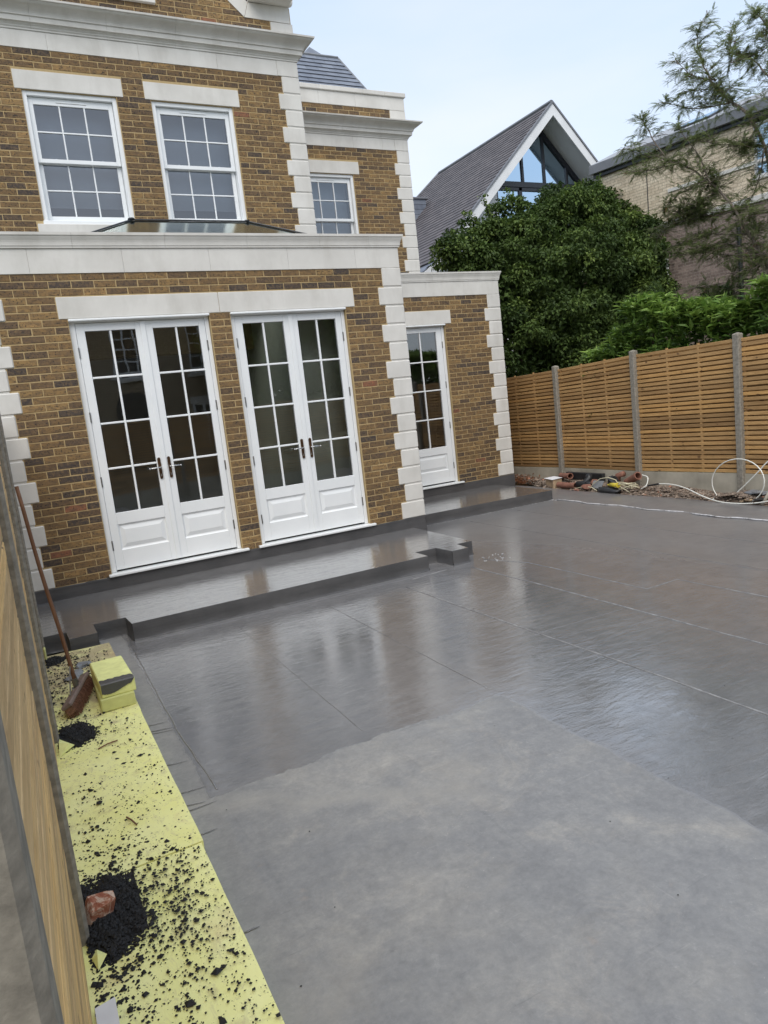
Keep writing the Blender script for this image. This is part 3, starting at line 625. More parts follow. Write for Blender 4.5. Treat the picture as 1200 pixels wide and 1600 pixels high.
mb = MB(); P = [(-.845, 7.250), (-.770, 7.452), (-2.0, 8.535), (-2.15, 8.395)]; mb.prism([(x, 2.23-.010, z) for x, z in P], (0, .3, 0), .8); mb.build('raking_coping', M['stone'], house)
prof(MAIN, [(.0, 7.464), (.03, 7.466), (.045, 7.49), (.05, 7.512), (.055, 7.56), (.0, 7.58)], -.765, -.136, 0, 1, 'kneeler_cap')
mb = MB(); mb.box(-.765, -.14, 1.95, 2.6, 7.47, 7.60, .01); mb.build('kneeler_cap', M['stone'], house)
stone(MAIN, -3.42, -2.10, 7.238, 7.342, -.15, .05, .006, 'window_sill')
# --- second wall behind the wing
W3 = (.76, 1.912, 4.355, 6.01)
slab(SEC, -.12, 3.196, 2.6, 7.1, [(W3[0], W3[1], 4.355, 6.01)])
bricks(SEC, -.1, 3.2, ZU, 3.6, [W3, (.62, 2.045, 6.01, 6.245), (.60, 2.06, 4.24, 4.36)]+qholes(3.2, ZU, 12, 1), off=3.2-.266)
quoins(SEC, 3.2, ZU, 12, 1, ret=True)
stone(SEC, .63, 2.042, 6.013, 6.241, w1=.006, name='window_lintel', ch=.005); stone(SEC, .62, 2.05, 4.245, 4.352, w1=.05, name='window_sill', ch=.006)
for a, b in ((-.1, .9), (.9, 1.98), (1.98, 2.62)): stone(SEC, a, b-.0015, 6.502, 6.712, -.2, .006, .002, 'frieze_stone')
stone(SEC, 2.62, 2.90, 6.502, 6.712, -.2, .006, .002, 'frieze_stone'); stone(SEC, 2.903, 3.208, 6.502, 6.712, -.2, .012, .006, 'frieze_stone')
PS = [(w*1.07, z) for w, z in PM]
for i, (a, b) in enumerate(((-.1, .8), (.8, 1.75), (1.75, 2.66), (2.66, 3.2))): prof(SEC, PS, a, b-.002, 0, int(i == 3))
SRET = F_side(3.2)
slab(SRET, 5.0, 9.0, 2.6, 7.5, [], w1=-.001, mat='side_brick'); prof(SRET, PS, 4.73, 9.0, 1, 0); stone(SRET, 4.76, 9.0, 6.502, 6.712, -.2, .006, .002, 'frieze_stone')
slab(SEC, -.12, 3.196, 7.0, 7.45, []); bricks(SEC, -.1, 3.2, 7.257, 7.01, [(2.86, 3.3, 6.9, 7.3)], off=.05)
stone(SEC, 2.865, 3.215, 7.01, 7.253, -.3, .012, .006, 'quoin_stone')
for a, b in ((-.1, .55), (.55, 1.35), (1.35, 2.12), (2.12, 3.212)): stone(SEC, a, b-.0015, 7.259, 7.50, -.2, .010, .003, 'parapet_stone')
for a, b in ((-.1, .45), (.45, 1.38), (1.38, 2.30), (2.30, 2.78), (2.78, 3.245)): stone(SEC, a, b-.0015, 7.502, 7.585, -.3, .042, .008, 'parapet_coping')
stone(SRET, 4.78, 9.0, 7.502, 7.585, -.3, .042, .008, 'parapet_coping')
# --- remaining shell
def shell(x0, x1, y0, y1, z0, z1, mat='side_brick', name='wall'):
    mb = MB(); mb.box(x0, x1, y0, y1, z0, z1); mb.build(name, M[mat], house)
shell(-5.62, -5.42, 2.5, 9.0, -.58, 7.1); shell(-5.0+.002, -4.8, .262, 2.5, -.58, 3.5); shell(-5.4, 3.19, 9.0, 9.2, -.58, 7.4, 'rear_brick')
shell(-5.4, -.15, 2.6, 8.9, 7.05, 7.12, 'flat_roof', 'flat_roof'); shell(-.1, 3.15, 5.2, 8.9, 7.05, 7.12, 'flat_roof', 'flat_roof')

# --- face bricks: the 300 that show largest are parts, the others one mesh
def brick_mesh(mb, F, a, b, c, d, tone):
    f = R(-.0008, .002); ch = R(.0022, .004); j = lambda: R(-.0014, .0014)
    if R(0, 1) < .06: ch = R(.004, .006)
    vs = [(a+ch, f+j(), c+ch+j()), (b-ch, f+j(), c+ch+j()), (b-ch, f+j(), d-ch+j()), (a+ch, f+j(), d-ch+j()),
          (a+j(), f-ch, c+j()), (b+j(), f-ch, c+j()), (b+j(), f-ch, d+j()), (a+j(), f-ch, d+j()), (a, -.015, c), (b, -.015, c), (b, -.015, d), (a, -.015, d)]
    fs = [(0, 1, 2, 3)]+[(i, 4+i, 4+(i+1) % 4, (i+1) % 4) for i in range(4)]+[(4+i, 8+i, 8+(i+1) % 4, 4+(i+1) % 4) for i in range(4)]
    mb.add([F(*p) for p in vs], fs, tone)
def vis(br):
    F, a, b, c, d = br; p = px_of(F((a+b)/2, 0, (c+d)/2))
    if p is None or not (-10 < p[0] < 1210 and -10 < p[1] < 1610): return 0
    if F is ERET: return 0
    if F in (WING,) and (a+b)/2 < 1.35: return 0
    if F is SEC and (a+b)/2 < .95: return 0
    if F in (MAIN, SEC) and d < 4.2: return 0
    return (b-a)*(d-c)/p[2]**2*1e6
BR.sort(key=vis, reverse=True)
rest = MB()
for i, br in enumerate(BR):
    F = br[0]; r = R(0, 1); tone = R(.03, .20) if r < (.17 if F in (EXT,) else .15) else (1.0 if r > .985 else min(.97, max(.15, random.gauss(.5, .22))))
    if i < 300: m_ = MB(); brick_mesh(m_, *br, tone); m_.build('brick', M['brick'], house)
    else: brick_mesh(rest, *br, tone)
rest.build('brickwork', M['brick'], house, kind='stuff')

# --- french doors
def bar_set(mb_list): pass
def door_unit(x0, x1, Y, leaves, sill, name='french_door', label=None):
    "leaves: list of (xa, xb, glass xa, glass xb, handle side)"
    d = part_empty(name, house, ((x0+x1)/2, Y+.05, .0))
    if label: d['label'] = label
    W = M['white']; yf = Y+.048                  # frame face
    mb = MB(); mb.box(x0, leaves[0][0]-.003, yf, yf+.09, .037, 2.80, .003); mb.box(leaves[-1][1]+.003, x1, yf, yf+.09, .037, 2.80, .003)
    mb.box(leaves[0][0]-.003, leaves[-1][1]+.003, yf, yf+.09, 2.772, 2.80, .003); mb.build('door_frame', W, d)
    mb = MB(); mb.box(x0-.004, x1+.004, Y-.022, yf+.03, 2.783, 2.808, .006); mb.build('drip_bar', W, d)
    mb = MB(); mb.box(sill[0], sill[1], Y-.045, yf+.09, .004, .034, .006); mb.build('door_sill', W, d)
    for (xa, xb, ga, gb, hs) in leaves:
        yl = yf+.008; z0, z1, g0, g1, p0, p1 = .058, 2.768, .695, 2.685, .275, .565
        mb = MB(); c_ = .0025
        mb.box(xa, ga, yl, yl+.055, z0, z1, c_); mb.box(gb, xb, yl, yl+.055, z0, z1, c_)
        mb.box(ga+.0005, gb-.0005, yl+.0003, yl+.054, g1, z1-.0005, c_); mb.box(ga+.0005, gb-.0005, yl+.0003, yl+.054, p1, g0, c_); mb.box(ga+.0005, gb-.0005, yl+.0003, yl+.054, z0+.0005, p0, c_)
        mb.build('door_leaf', W, d)
        mb = MB(); iv, dp = .045, .018           # raised and fielded panel
        o_ = [(ga, p0), (gb, p0), (gb, p1), (ga, p1)]
        def ring(k, y): return [(x+(k if x == ga else -k), y, z+(k if z == p0 else -k)) for x, z in o_]
        vs = ring(0, yl+.004)+ring(.010, yl+.016)+ring(.022, yl+.019)+ring(.022+iv, yl+.005)
        fs = [(a*4+i, a*4+(i+1) % 4, (a+1)*4+(i+1) % 4, (a+1)*4+i) for a in range(3) for i in range(4)]+[(12, 13, 14, 15)]
        mb.add(vs, fs); mb.box(ga, gb, yl+.03, yl+.045, p0, p1); mb.build('raised_panel', W, d)
        xm = (ga+gb)/2; rows = [g0+(g1-g0)*k/4 for k in range(5)]; bw = .011
        mb = MB(); mb.box(xm-bw, xm+bw, yl+.006, yl+.050, g0, g1, .004); mb.build('glazing_bar', W, d)
        for z in rows[1:4]:
            for a, b in ((ga, xm-bw), (xm+bw, gb)):
                mb = MB(); mb.box(a, b, yl+.006, yl+.050, z-bw, z+bw, .004); mb.build('glazing_bar', W, d)
        for k in range(4):
            for a, b in ((ga, xm), (xm, gb)):
                mb = MB(); tl = R(-.0012, .0012); tz = R(-.0012, .0012)
                z_a, z_b = rows[k], rows[k+1]
                y_ = yl+.026
                mb.add([(a, y_-tl-tz, z_a), (b, y_+tl-tz, z_a), (b, y_+tl+tz, z_b), (a, y_-tl+tz, z_b)], [(0, 1, 2, 3)])
                mb.build('glass_pane', M['door_glass'], d, fix=False)
        if hs:
            hx = xb-.052 if hs > 0 else xa+.052
            mb = MB(); pts = []
            for k in range(12):
                a = 2*pi*k/12; pts.append((hx+.0175*cos(a), yl-.001, 1.125+.0175*sin(a)+(.105 if sin(a) > 0 else -.105)))
            mb.prism(pts, (0, -.011, 0)); mb.build('handle_plate', M['bronze'], d)
            mb = MB(); s = -hs; mb.tube([(hx, yl-.010, 1.135), (hx, yl-.055, 1.135)], .009, 8)
            mb.tube([(hx, yl-.050, 1.135), (hx+s*.03, yl-.054, 1.136), (hx+s*.085, yl-.052, 1.134), (hx+s*.115, yl-.048, 1.132)], .0072, 8); mb.lump((hx+s*.118, yl-.047, 1.132), .011, .011, .011, 0)
            mb.build('lever_handle', M['steel'], d, smooth=True)
            mb = MB(); mb.box(hx-.006, hx+.006, yl-.016, yl-.011, 1.035, 1.06, .002); mb.build('key_cylinder', M['steel'], d)
        hxs = [xa-.002] if (hs > 0) else [xb+.002]
        for hx in hxs:
            for z in (.34, 1.06, 1.77, 2.46):
                mb = MB(); mb.tube([(hx, yl-.006, z-.055), (hx, yl-.006, z+.055)], .0085, 8); mb.build('hinge', M['hinge_metal'], d)
    if len(leaves) == 2:
        xm = (leaves[0][1]+leaves[1][0])/2; mb = MB(); mb.box(xm-.028, xm+.028, yf-.004, yf+.007, .06, 2.765, .004); mb.build('meeting_stile', W, d)
    return d
door_unit(D1[0]+.004, D1[1]-.004, 0, [(-4.006, -3.313, -3.918, -3.392, 1), (-3.307, -2.618, -3.205, -2.688, -1)], (-4.103, -2.493), label='left pair of white glazed french doors')
door_unit(D2[0]+.004, D2[1]-.004, 0, [(-2.262, -1.568, -2.170, -1.657, 1), (-1.562, -.886, -1.474, -.962, -1)], (-2.367, -.763), label='right pair of white glazed french doors')
door_unit(DW[0]+.004, DW[1]-.004, 2.388, [(1.21, 2.105, 1.345, 1.998, -1)], (1.08, 2.243), name='garden_door', label='single white glazed door of the set-back wing')

# --- sash windows
def sash(x0, x1, z0, z1, Y):
    d = part_empty('sash_window', house, ((x0+x1)/2, Y+.05, z0)); W = M['white']; yf = Y+.03
    fw = .055; mb = MB()
    mb.box(x0, x0+fw, yf, yf+.16, z0, z1, .004); mb.box(x1-fw, x1, yf, yf+.16, z0, z1, .004); mb.box(x0+fw, x1-fw, yf+.0005, yf+.16, z1-fw, z1, .004); mb.box(x0-.01, x1+.01, yf-.035, yf+.16, z0, z0+.05, .006)
    mb.build('window_frame', W, d)
    ix0, ix1 = x0+fw+.004, x1-fw-.004; zm = z0+.815
    for nm, za, zb, y_ in (('upper_sash', zm-.02, z1-fw-.004, yf+.045), ('lower_sash', z0+.052, zm+.02, yf+.095)):
        st = .055; tr = .085 if nm == 'upper_sash' else .045; bt = .05 if nm == 'upper_sash' else .085
        mb = MB(); mb.box(ix0, ix0+st, y_, y_+.045, za, zb, .003); mb.box(ix1-st, ix1, y_, y_+.045, za, zb, .003); mb.box(ix0+st, ix1-st, y_+.0004, y_+.045, zb-tr, zb, .003); mb.box(ix0+st, ix1-st, y_+.0004, y_+.045, za, za+bt, .003)
        mb.build(nm, W, d); ga, gb, g0, g1 = ix0+st, ix1-st, za+bt, zb-tr
        for k in (1, 2):
            x = ga+(gb-ga)*k/3; mb = MB(); mb.box(x-.009, x+.009, y_+.004, y_+.04, g0, g1, .003); mb.build('glazing_bar', W, d)
        z = (g0+g1)/2; mb = MB(); mb.box(ga, gb, y_+.0045, y_+.0405, z-.009, z+.009, .003); mb.build('glazing_bar', W, d)
        for k in range(3):
            for a, b in ((g0, z), (z, g1)):
                xa, xb = ga+(gb-ga)*k/3, ga+(gb-ga)*(k+1)/3; t_ = R(-.001, .001); mb = MB()
                mb.add([(xa, y_+.02-t_, a), (xb, y_+.02+t_, a), (xb, y_+.02+t_, b), (xa, y_+.02-t_, b)], [(0, 1, 2, 3)]); mb.build('glass_pane', M['window_glass'], d, fix=False)
    cxm = (x0+x1)/2
    mb = MB(); mb.box(cxm-.19, cxm+.19, yf+.036, yf+.0445, z1-fw-.055, z1-fw-.035, .004); mb.build('trickle_vent', M['white'], d)
    for k in (.22, .78):
        x = ix0+(ix1-ix0)*k; mb = MB(); mb.tube([(x-.03, yf+.085, zm+.03), (x, yf+.078, zm+.045), (x+.03, yf+.085, zm+.03)], .006, 6); mb.box(x-.025, x+.025, yf+.07, yf+.092, zm+.02, zm+.03, .002); mb.build('sash_catch', M['white'], d)
    mb = MB(); mb.box(ix0, ix1, yf+.30, yf+.31, z0+.3, z1-.04); mb.build('window_blind', M['blind'], d)
sash(*W1, 2.23); sash(*W2, 2.23); sash(*W3, 4.73)
sash(-3.30, -2.15, 7.345, 9.0, 2.23)
slab(MAIN, -5.6, -2.0, 8.4, 9.3, [(-3.3, -2.15, 8.3, 9.0)])

# --- interiors seen through the glass
def lining(x0, x1, y0, y1, z0, z1, mat, name, ceil=True, floor_mat=None, back=True):
    vs = [(x0, y0, z0), (x1, y0, z0), (x1, y1, z0), (x0, y1, z0), (x0, y0, z1), (x1, y0, z1), (x1, y1, z1), (x0, y1, z1)]
    fs = [(0, 3, 7, 4), (1, 5, 6, 2)]+([(3, 2, 6, 7)] if back else [])+([(4, 7, 6, 5)] if ceil else [])
    mb = MB(); mb.add(vs, fs); mb.build(name, M[mat], house, fix=False)
    mb = MB(); mb.box(x0, x1, y0, y1, z0-.05, z0); mb.build('interior_floor', M[floor_mat or mat], house)
lining(-4.79, -.22, .262, 5.2, .03, 3.0, 'plaster', 'interior_wall', ceil=False, floor_mat='interior_floor')
for a in ((-4.79, -3.75, .262, 5.2), (-.75, -.22, .262, 5.2), (-3.75, -.75, .262, .55), (-3.75, -.75, 1.65, 5.2)):
    mb = MB(); mb.box(*a, 3.0, 3.5); mb.build('interior_ceiling', M['plaster'], house)
mb = MB(); mb.box(-1.36, -1.26, .62, 3.2, .03, 3.0, .004); mb.box(-1.258, -.23, .66, .78, .03, 3.0, .004); mb.build('partition_wall', M['plaster_light'], house)
lining(.3, 3.1, 2.65, 5.4, .03, 3.0, 'plaster', 'interior_wall', floor_mat='interior_floor')
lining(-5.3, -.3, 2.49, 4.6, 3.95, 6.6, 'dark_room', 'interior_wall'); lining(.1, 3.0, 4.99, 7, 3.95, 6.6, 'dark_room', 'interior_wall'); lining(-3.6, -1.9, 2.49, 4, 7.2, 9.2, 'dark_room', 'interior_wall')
for i, (x, y, r_, l_, lb) in enumerate(((-1.95, .75, .14, 1.1, 'rolled polythene bundle lying inside behind the right french doors, nearest the glass'), (-1.35, .95, .11, .9, 'smaller polythene roll behind the right leaf of the right french doors'), (-3.0, .9, .13, .8, 'dark wrapped roll lying inside behind the left french doors'))):
    mb = MB(); P = [(x-l_/2+l_*k/6, y+.05*sin(k), .04+r_+.02*sin(k*2)) for k in range(7)]; mb.tube(P, [r_*R(.8, 1.15) for _ in P], 9); P2 = [(p[0]+.1, p[1]+.2, p[2]+.03) for p in P]; 
    tag(mb.build('wrapped_roll', M['poly_sheet' if i < 2 else 'grey_plastic'], smooth=True), lb, 'roll')

# --- roof lantern on the single-storey roof
lan = part_empty('roof_lantern', house, (-2.25, 1.1, 3.5))
LX0, LX1, LY0, LY1, LZ = -3.9, -.6, .45, 1.75, 3.72; P1, P2 = Vector((-3.06, 1.1, 4.125)), Vector((-1.59, 1.1, 4.125))
c = [Vector((LX0, LY0, LZ)), Vector((LX1, LY0, LZ)), Vector((LX1, LY1, LZ)), Vector((LX0, LY1, LZ))]
mb = MB(); mb.box(LX0-.02, LX1+.02, LY0-.02, LY0+.06, 3.5, LZ-.01, .004); mb.box(LX0-.02, LX1+.02, LY1-.06, LY1+.02, 3.5, LZ-.01, .004); mb.box(LX0-.02, LX0+.06, LY0+.06, LY1-.06, 3.5, LZ-.01, .004); mb.box(LX1-.06, LX1+.02, LY0+.06, LY1-.06, 3.5, LZ-.01, .004); mb.build('kerb', M['white_render'], lan)
for f in ((c[0], c[1], P2, P1), (c[2], c[3], P1, P2), (c[3], c[0], P1), (c[1], c[2], P2)):
    mb = MB(); mb.add([p+Vector((0, 0, -.012)) for p in f], [tuple(range(len(f)))]); mb.build('glass_pane', M['lantern_glass'], lan, fix=False)
for a, b in ((c[0], P1), (c[3], P1), (c[1], P2), (c[2], P2), (P1, P2)):
    mb = MB(); mb.tube([a, b], .011, 6); mb.build('rafter_bar', M['black_metal'], lan)
mb = MB(); mb.lump(P1+Vector((0, 0, .008)), .045, .04, .018, .05); mb.lump(P2+Vector((0, 0, .006)), .04, .035, .015, .05); mb.build('hip_cap', M['black_metal'], lan)
for a, b in ((c[0], c[1]), (c[1], c[2]), (c[2], c[3]), (c[3], c[0])):
    mb = MB(); mb.tube([a, b], .012, 6); mb.build('eave_bar', M['black_metal'], lan)
for a in ((-5.0, LX0, .2, 2.2), (LX1, -.02, .2, 2.2), (LX0, LX1, .2, LY0-.02), (LX0, LX1, LY1+.02, 2.2)):
    mb = MB(); mb.box(*a, 3.50, 3.56); mb.build('flat_roof', M['flat_roof'], house)

# --- slate roof behind the second parapet
def slate_roof(parent, O, U, V, N, ulim, nrow, gauge, width, mat, lim=300, thick=.008, tilt=.02):
    "O origin at the eave, U along, V up the slope, N normal; ulim(v) -> (u0, u1)"
    L = []
    for r_ in range(nrow):
        v = r_*gauge; a, b = ulim(v+gauge*.5); o = (r_ % 2)*width/2; k = math.floor((a-o)/width)
        while o+k*width < b:
            ua, ub = max(a, o+k*width)+.002, min(b, o+(k+1)*width)-.002
            if ub-ua > .03: L.append((ua, ub, v))
            k += 1
    def key(s_):
        p = px_of(O+U*((s_[0]+s_[1])/2)+V*s_[2])
        return 0 if p is None or not (-5 < p[0] < 1205 and -5 < p[1] < 1605) else (s_[1]-s_[0])/p[2]**2
    L.sort(key=key, reverse=True); rest = MB()
    for i, (ua, ub, v) in enumerate(L):
        m_ = MB() if i < lim else rest; j = R(-.004, .004); z0, z1 = tilt+thick+R(0, .002), thick+R(0, .002)
        q = [(ua, v+j, z0), (ub, v+j+R(-.002, .002), z0), (ub, v+gauge*1.12, z1), (ua, v+gauge*1.12, z1), (ua, v+j, z0-thick), (ub, v+j, z0-thick)]
        m_.add([O+U*a+V*b+N*c_ for a, b, c_ in q], [(0, 1, 2, 3), (0, 4, 5, 1), (0, 3, 4), (1, 5, 2)], R(0, 1))
        if i < lim: m_.build('slate', M[mat], parent, fix=False)
    if rest.v: rest.build('slating', M[mat], parent, fix=False, kind='stuff')
s50, c50 = sin(radians(50)), cos(radians(50))
rf = part_empty('slate_roof', house, (1.5, 5.2, 7.3))
O = Vector((0, 5.2, 7.3)); V = Vector((0, c50, s50)); N = Vector((0, -s50, c50)); U_ = Vector((1, 0, 0))
slate_roof(rf, O, U_, V, N, lambda v: (-.1, 3.17-.145*v), 14, .163, .27, 'house_slate', 110)
top = 14*.163
def ro(u, v, n=0): return O+U_*u+V*v+N*n
mb = MB(); mb.add([ro(-.1, 0), ro(3.17, 0), ro(3.17-.145*top, top), ro(-.1, top), Vector((-.1, 8.8, 9.04)), Vector((2.8, 8.8, 9.04)), Vector((3.17, 8.8, 7.3))], [(0, 1, 2, 3), (3, 2, 5, 4), (1, 6, 5, 2)]); mb.build('roof_deck', M['lead'], rf, fix=False)
mb = MB(); mb.tube([ro(-.1, top+.02, .02), ro(3.17-.145*top, top+.02, .02)], .028, 6); mb.tube([ro(3.17, 0, .01), ro(3.17-.145*top, top, .02)], .02, 6); mb.build('hip_lead', M['lead'], rf)
mb = MB(); a = ro(2.02, top+.03); mb.add([a, a+Vector((.62, 0, -.03)), a+Vector((.62, .5, 0)), a+Vector((0, .5, 0)), a+Vector((.25, .15, .24))], [(0, 1, 4), (1, 2, 4), (2, 3, 4), (3, 0, 4)]); mb.build('hip_peak', M['house_slate'], rf)

# ------------------------------------------------------------------ fences
def fence(posts, name, label, z_gb, slatmat, nslat, side, gap=.020, par=None, first_post=True, last_post=True, slat_t=.016, inset=.035, stuff=False, post_w=.10, bat=True):
    "posts: list of (x, y, z bottom of slats, z top). side: +1/-1 direction (along x) the seen face looks to"
    f = thing(name, label, 'fence', (posts[0][0], posts[0][1], -.5)); f['_'] = 0; del f['_']
    for i, (x, y, zb, zt) in enumerate(posts):
        if (i == 0 and not first_post) or (i == len(posts)-1 and not last_post): continue
        mb = MB(); mb.box(x-.055, x+.055, y-post_w/2, y+post_w/2, z_gb-.25, zt+.045, .012)
        q = [(x-.04, y-.036, zt+.0449), (x+.04, y-.036, zt+.0449), (x+.04, y+.036, zt+.0449), (x-.04, y+.036, zt+.0449), (x, y, zt+.062)]
        mb.add(q, [(0, 1, 4), (1, 2, 4), (2, 3, 4), (3, 0, 4)]); mb.build('post', M['concrete_post'], f)
    for i in range(len(posts)-1):
        (xa, ya, ba, ta), (xb, yb, bb, tb) = posts[i], posts[i+1]
        d = Vector((xb-xa, yb-ya, 0)); L = d.length; d.normalize(); nrm = Vector((side, 0, 0)); nrm = (nrm-d*nrm.dot(d)).normalized()
        e = post_w/2; pa = Vector((xa, ya, 0))+d*e; pb = Vector((xb, yb, 0))-d*e
        mb = MB(); o_ = -nrm*.01
        q = []
        for s_, p, zb in ((0, pa, ba), (1, pb, bb)):
            for w in (-.025, .02): q += [p+nrm*w+o_+Vector((0, 0, z_gb)), p+nrm*w+o_+Vector((0, 0, zb-.008))]
        mb.add(q, [(0, 1, 3, 2), (4, 6, 7, 5), (0, 4, 5, 1), (2, 3, 7, 6), (0, 2, 6, 4), (1, 5, 7, 3)]); mb.build('gravel_board', M['gravel_board'], f)
        pan = part_empty('fence_panel', f, (pa+pb)/2+Vector((0, 0, ba))); joined = MB()
        for k in range(nslat):
            fr = k/nslat
            za, zb_ = ba+(ta-ba)*fr, bb+(tb-bb)*fr; ha, hb = (ta-ba)/nslat-gap, (tb-bb)/nslat-gap
            j1, j2, jw = R(-.003, .003), R(-.003, .003), R(0, .003); m_ = joined if stuff else MB(); q = []
            for p, z, h, j in ((pa, za+j1, ha, j1), (pb, zb_+j2, hb, j2)):
                w0, w1 = -.01+jw-inset+.035, -.01+jw-inset+.035-slat_t
                q += [p+nrm*w0+Vector((0, 0, z+.003)), p+nrm*(w0-.004)+Vector((0, 0, z)), p+nrm*w1+Vector((0, 0, z)), p+nrm*w1+Vector((0, 0, z+h)), p+nrm*(w0-.004)+Vector((0, 0, z+h)), p+nrm*w0+Vector((0, 0, z+h-.003))]
            m_.add(q, [tuple(range(6)), tuple(range(11, 5, -1))]+[(a, (a+1) % 6, 6+(a+1) % 6, 6+a) for a in range(6)], min(1, max(0, random.gauss(.5, .27))))
            if not stuff: m_.build('slat', slatmat, pan)
        if stuff: joined.build('slats', slatmat, pan, kind='stuff')
        back = MB()
        for k in range(nslat-1):
            q = []
            for p, zb0, zt0 in ((pa, ba, ta), (pb, bb, tb)):
                z = zb0+(zt0-zb0)*(k+.45)/nslat; h = (zt0-zb0)/nslat*.86
                for w in (-.070, -.056): q += [p+nrm*w+Vector((0, 0, z)), p+nrm*w+Vector((0, 0, z+h))]
            back.add(q, [(0, 1, 3, 2), (4, 6, 7, 5), (0, 4, 5, 1), (2, 3, 7, 6), (0, 2, 6, 4), (1, 5, 7, 3)], R(0, .6))
        back.build('rear_slats', slatmat, pan, kind='stuff')
        if bat:
            for t_ in (.012, .34, .66, .988):
                p = pa+(pb-pa)*t_; zb = ba+(bb-ba)*t_; zt = ta+(tb-ta)*t_; mb = MB(); q = []
                for s_ in (-.021, .021):
                    for w in (-.017-.004+.0-.006, -.052): q += [p+d*s_+nrm*w+Vector((0, 0, zb+.01)), p+d*s_+nrm*w+Vector((0, 0, zt-.06))]
                mb.add(q, [(0, 1, 3, 2), (4, 6, 7, 5), (0, 4, 5, 1), (2, 3, 7, 6), (0, 2, 6, 4), (1, 5, 7, 3)]); mb.build('batten', slatmat, pan)
                if t_ in (.34, .66):
                    m2 = MB()
                    for k in range(nslat):
                        zk = zb+(zt-zb)*(k+1)/nslat-gap; q = []
                        for s_ in (-.017, .017):
                            for w in (-.010, -.03): q += [p+d*s_+nrm*w+Vector((0, 0, zk-.004)), p+d*s_+nrm*w+Vector((0, 0, zk+gap+.004))]
                        m2.add(q, [(0, 1, 3, 2), (4, 6, 7, 5), (0, 4, 5, 1), (2, 3, 7, 6), (0, 2, 6, 4), (1, 5, 7, 3)])
                    m2.build('spacer_strip', slatmat, pan, kind='stuff')
    return f
fence([(4.34, 5.9, -.05, 1.74), (4.27, 3.95, -.03, 1.80), (4.22, 2.0, .01, 1.84), (4.14, .06, .02, 1.905), (4.07, -1.84, .065, 1.925), (4.0, -3.77, .08, 1.94), (3.93, -5.7, .09, 1.95), (3.86, -7.6, .1, 1.96)],
      'slatted_fence', 'brown horizontal slat fence with concrete posts beside the far edge of the terrace', -.45, M['slat_wood'], 28, -1)
XL = -4.90
fence([(XL, -7.60, -.21, 1.86), (XL, -5.68, -.21, 1.86), (XL, -3.74, -.21, 1.86), (XL, -1.80, -.21, 1.86), (XL-.02, -.06, -.21, 1.86)],
      'slatted_fence', 'pale new wood slat fence with concrete posts close up at the left edge', -.35, M['left_slat_wood'], 32, 1, gap=.005, inset=.0, last_post=False, bat=False)

# ------------------------------------------------------------------ foam boards, crumbs and things on them
ZFm = -.215
def foam_board(x0, x1, y0, y1, dz, label):
    mb = MB(); nx, ny = 6, int((y1-y0)/.12); e = []
    top = {}
    for j in range(ny+1):
        for i in range(nx+1):
            x = x0+(x1-x0)*i/nx; y = y0+(y1-y0)*j/ny
            if i == nx: x += .0015*sin(y*2)+R(-.0015, .0015)
            z = ZFm+dz+.003*sin(x*9+y*3)+.002*sin(y*7)
            top[i, j] = len(mb.v); mb.v.append((x, y, z))
    for j in range(ny):
        for i in range(nx): mb.f.append((top[i, j], top[i+1, j], top[i+1, j+1], top[i, j+1])); mb.c.append(.5)
    bl = {}
    per = [(i, 0) for i in range(nx+1)]+[(nx, j) for j in range(1, ny+1)]+[(i, ny) for i in range(nx-1, -1, -1)]+[(0, j) for j in range(ny-1, 0, -1)]
    for p in per: x, y, z = mb.v[top[p]]; bl[p] = len(mb.v); mb.v.append((x, y, ZD-.03))
    for a, b in zip(per, per[1:]+per[:1]): mb.f.append((top[a], bl[a], bl[b], top[b])); mb.c.append(.5)
    return tag(mb.build('foam_board', M['foam'], smooth=False), label, 'foam board', 'yellow foam boards along the left fence')
foam_board(-4.90, -4.347, -3.62, -1.83, 0, 'dirty yellow foam board at the house end, under the broom and the foam block')
foam_board(-4.90, -4.352, -5.36, -3.626, .004, 'middle yellow foam board, sprinkled with black crumbs')
foam_board(-4.90, -4.362, -7.9, -5.366, .000, 'nearest yellow foam board, with the large black crumb heap and red brick piece')
def crumbs(n, dens, size, name, label, cat):
    mb = MB(); k = 0
    while k < n:
        x, y = R(-4.86, -4.37), R(-7.2, -1.9)
        if R(0, 1) > dens(x, y): continue
        s_ = size*random.lognormvariate(0, .45); mb.blob((x, y, ZFm+.004+s_*.3), s_, s_*R(.6, 1.1), s_*R(.4, .8), .3); k += 1
    return mb
def g2(x, y, cx, cy, sx, sy): return math.exp(-(((x-cx)/sx)**2+((y-cy)/sy)**2))
def dens(x, y):
    d = .010+.75*g2(x, y, -4.74, -5.58, .21, .36)+.6*g2(x, y, -4.82, -5.95, .09, .2)+.55*g2(x, y, -4.78, -3.72, .15, .26)+.5*g2(x, y, -4.80, -2.0, .16, .16)+.5*g2(x, y, -4.65, -2.4, .16, .25)
    d += .30*g2(x, y, -4.50, -5.75, .13, .5)+.10*g2(x, y, -4.7, -4.6, .2, .5)+.2*g2(x, y, -4.82, -2.9, .08, .6)+.20*g2(x, y, -4.72, -6.2, .2, .5)
    cl = .5+.5*sin(x*37+3*sin(y*11))*sin(y*29+2*sin(x*17)); return d*(.25+1.1*cl*cl)
mb = crumbs(4200, dens, .0048, '', '', ''); mb2 = crumbs(1700, lambda x, y: .25+dens(x, y)*.9, .0030, '', '', '')
o = mb.add(mb2.v, mb2.f).build('rubber_crumbs', M['crumb'], kind='stuff', fix=False)
tag(o, 'black crumbs scattered over the yellow foam boards', 'crumbs')
def _h(): pass
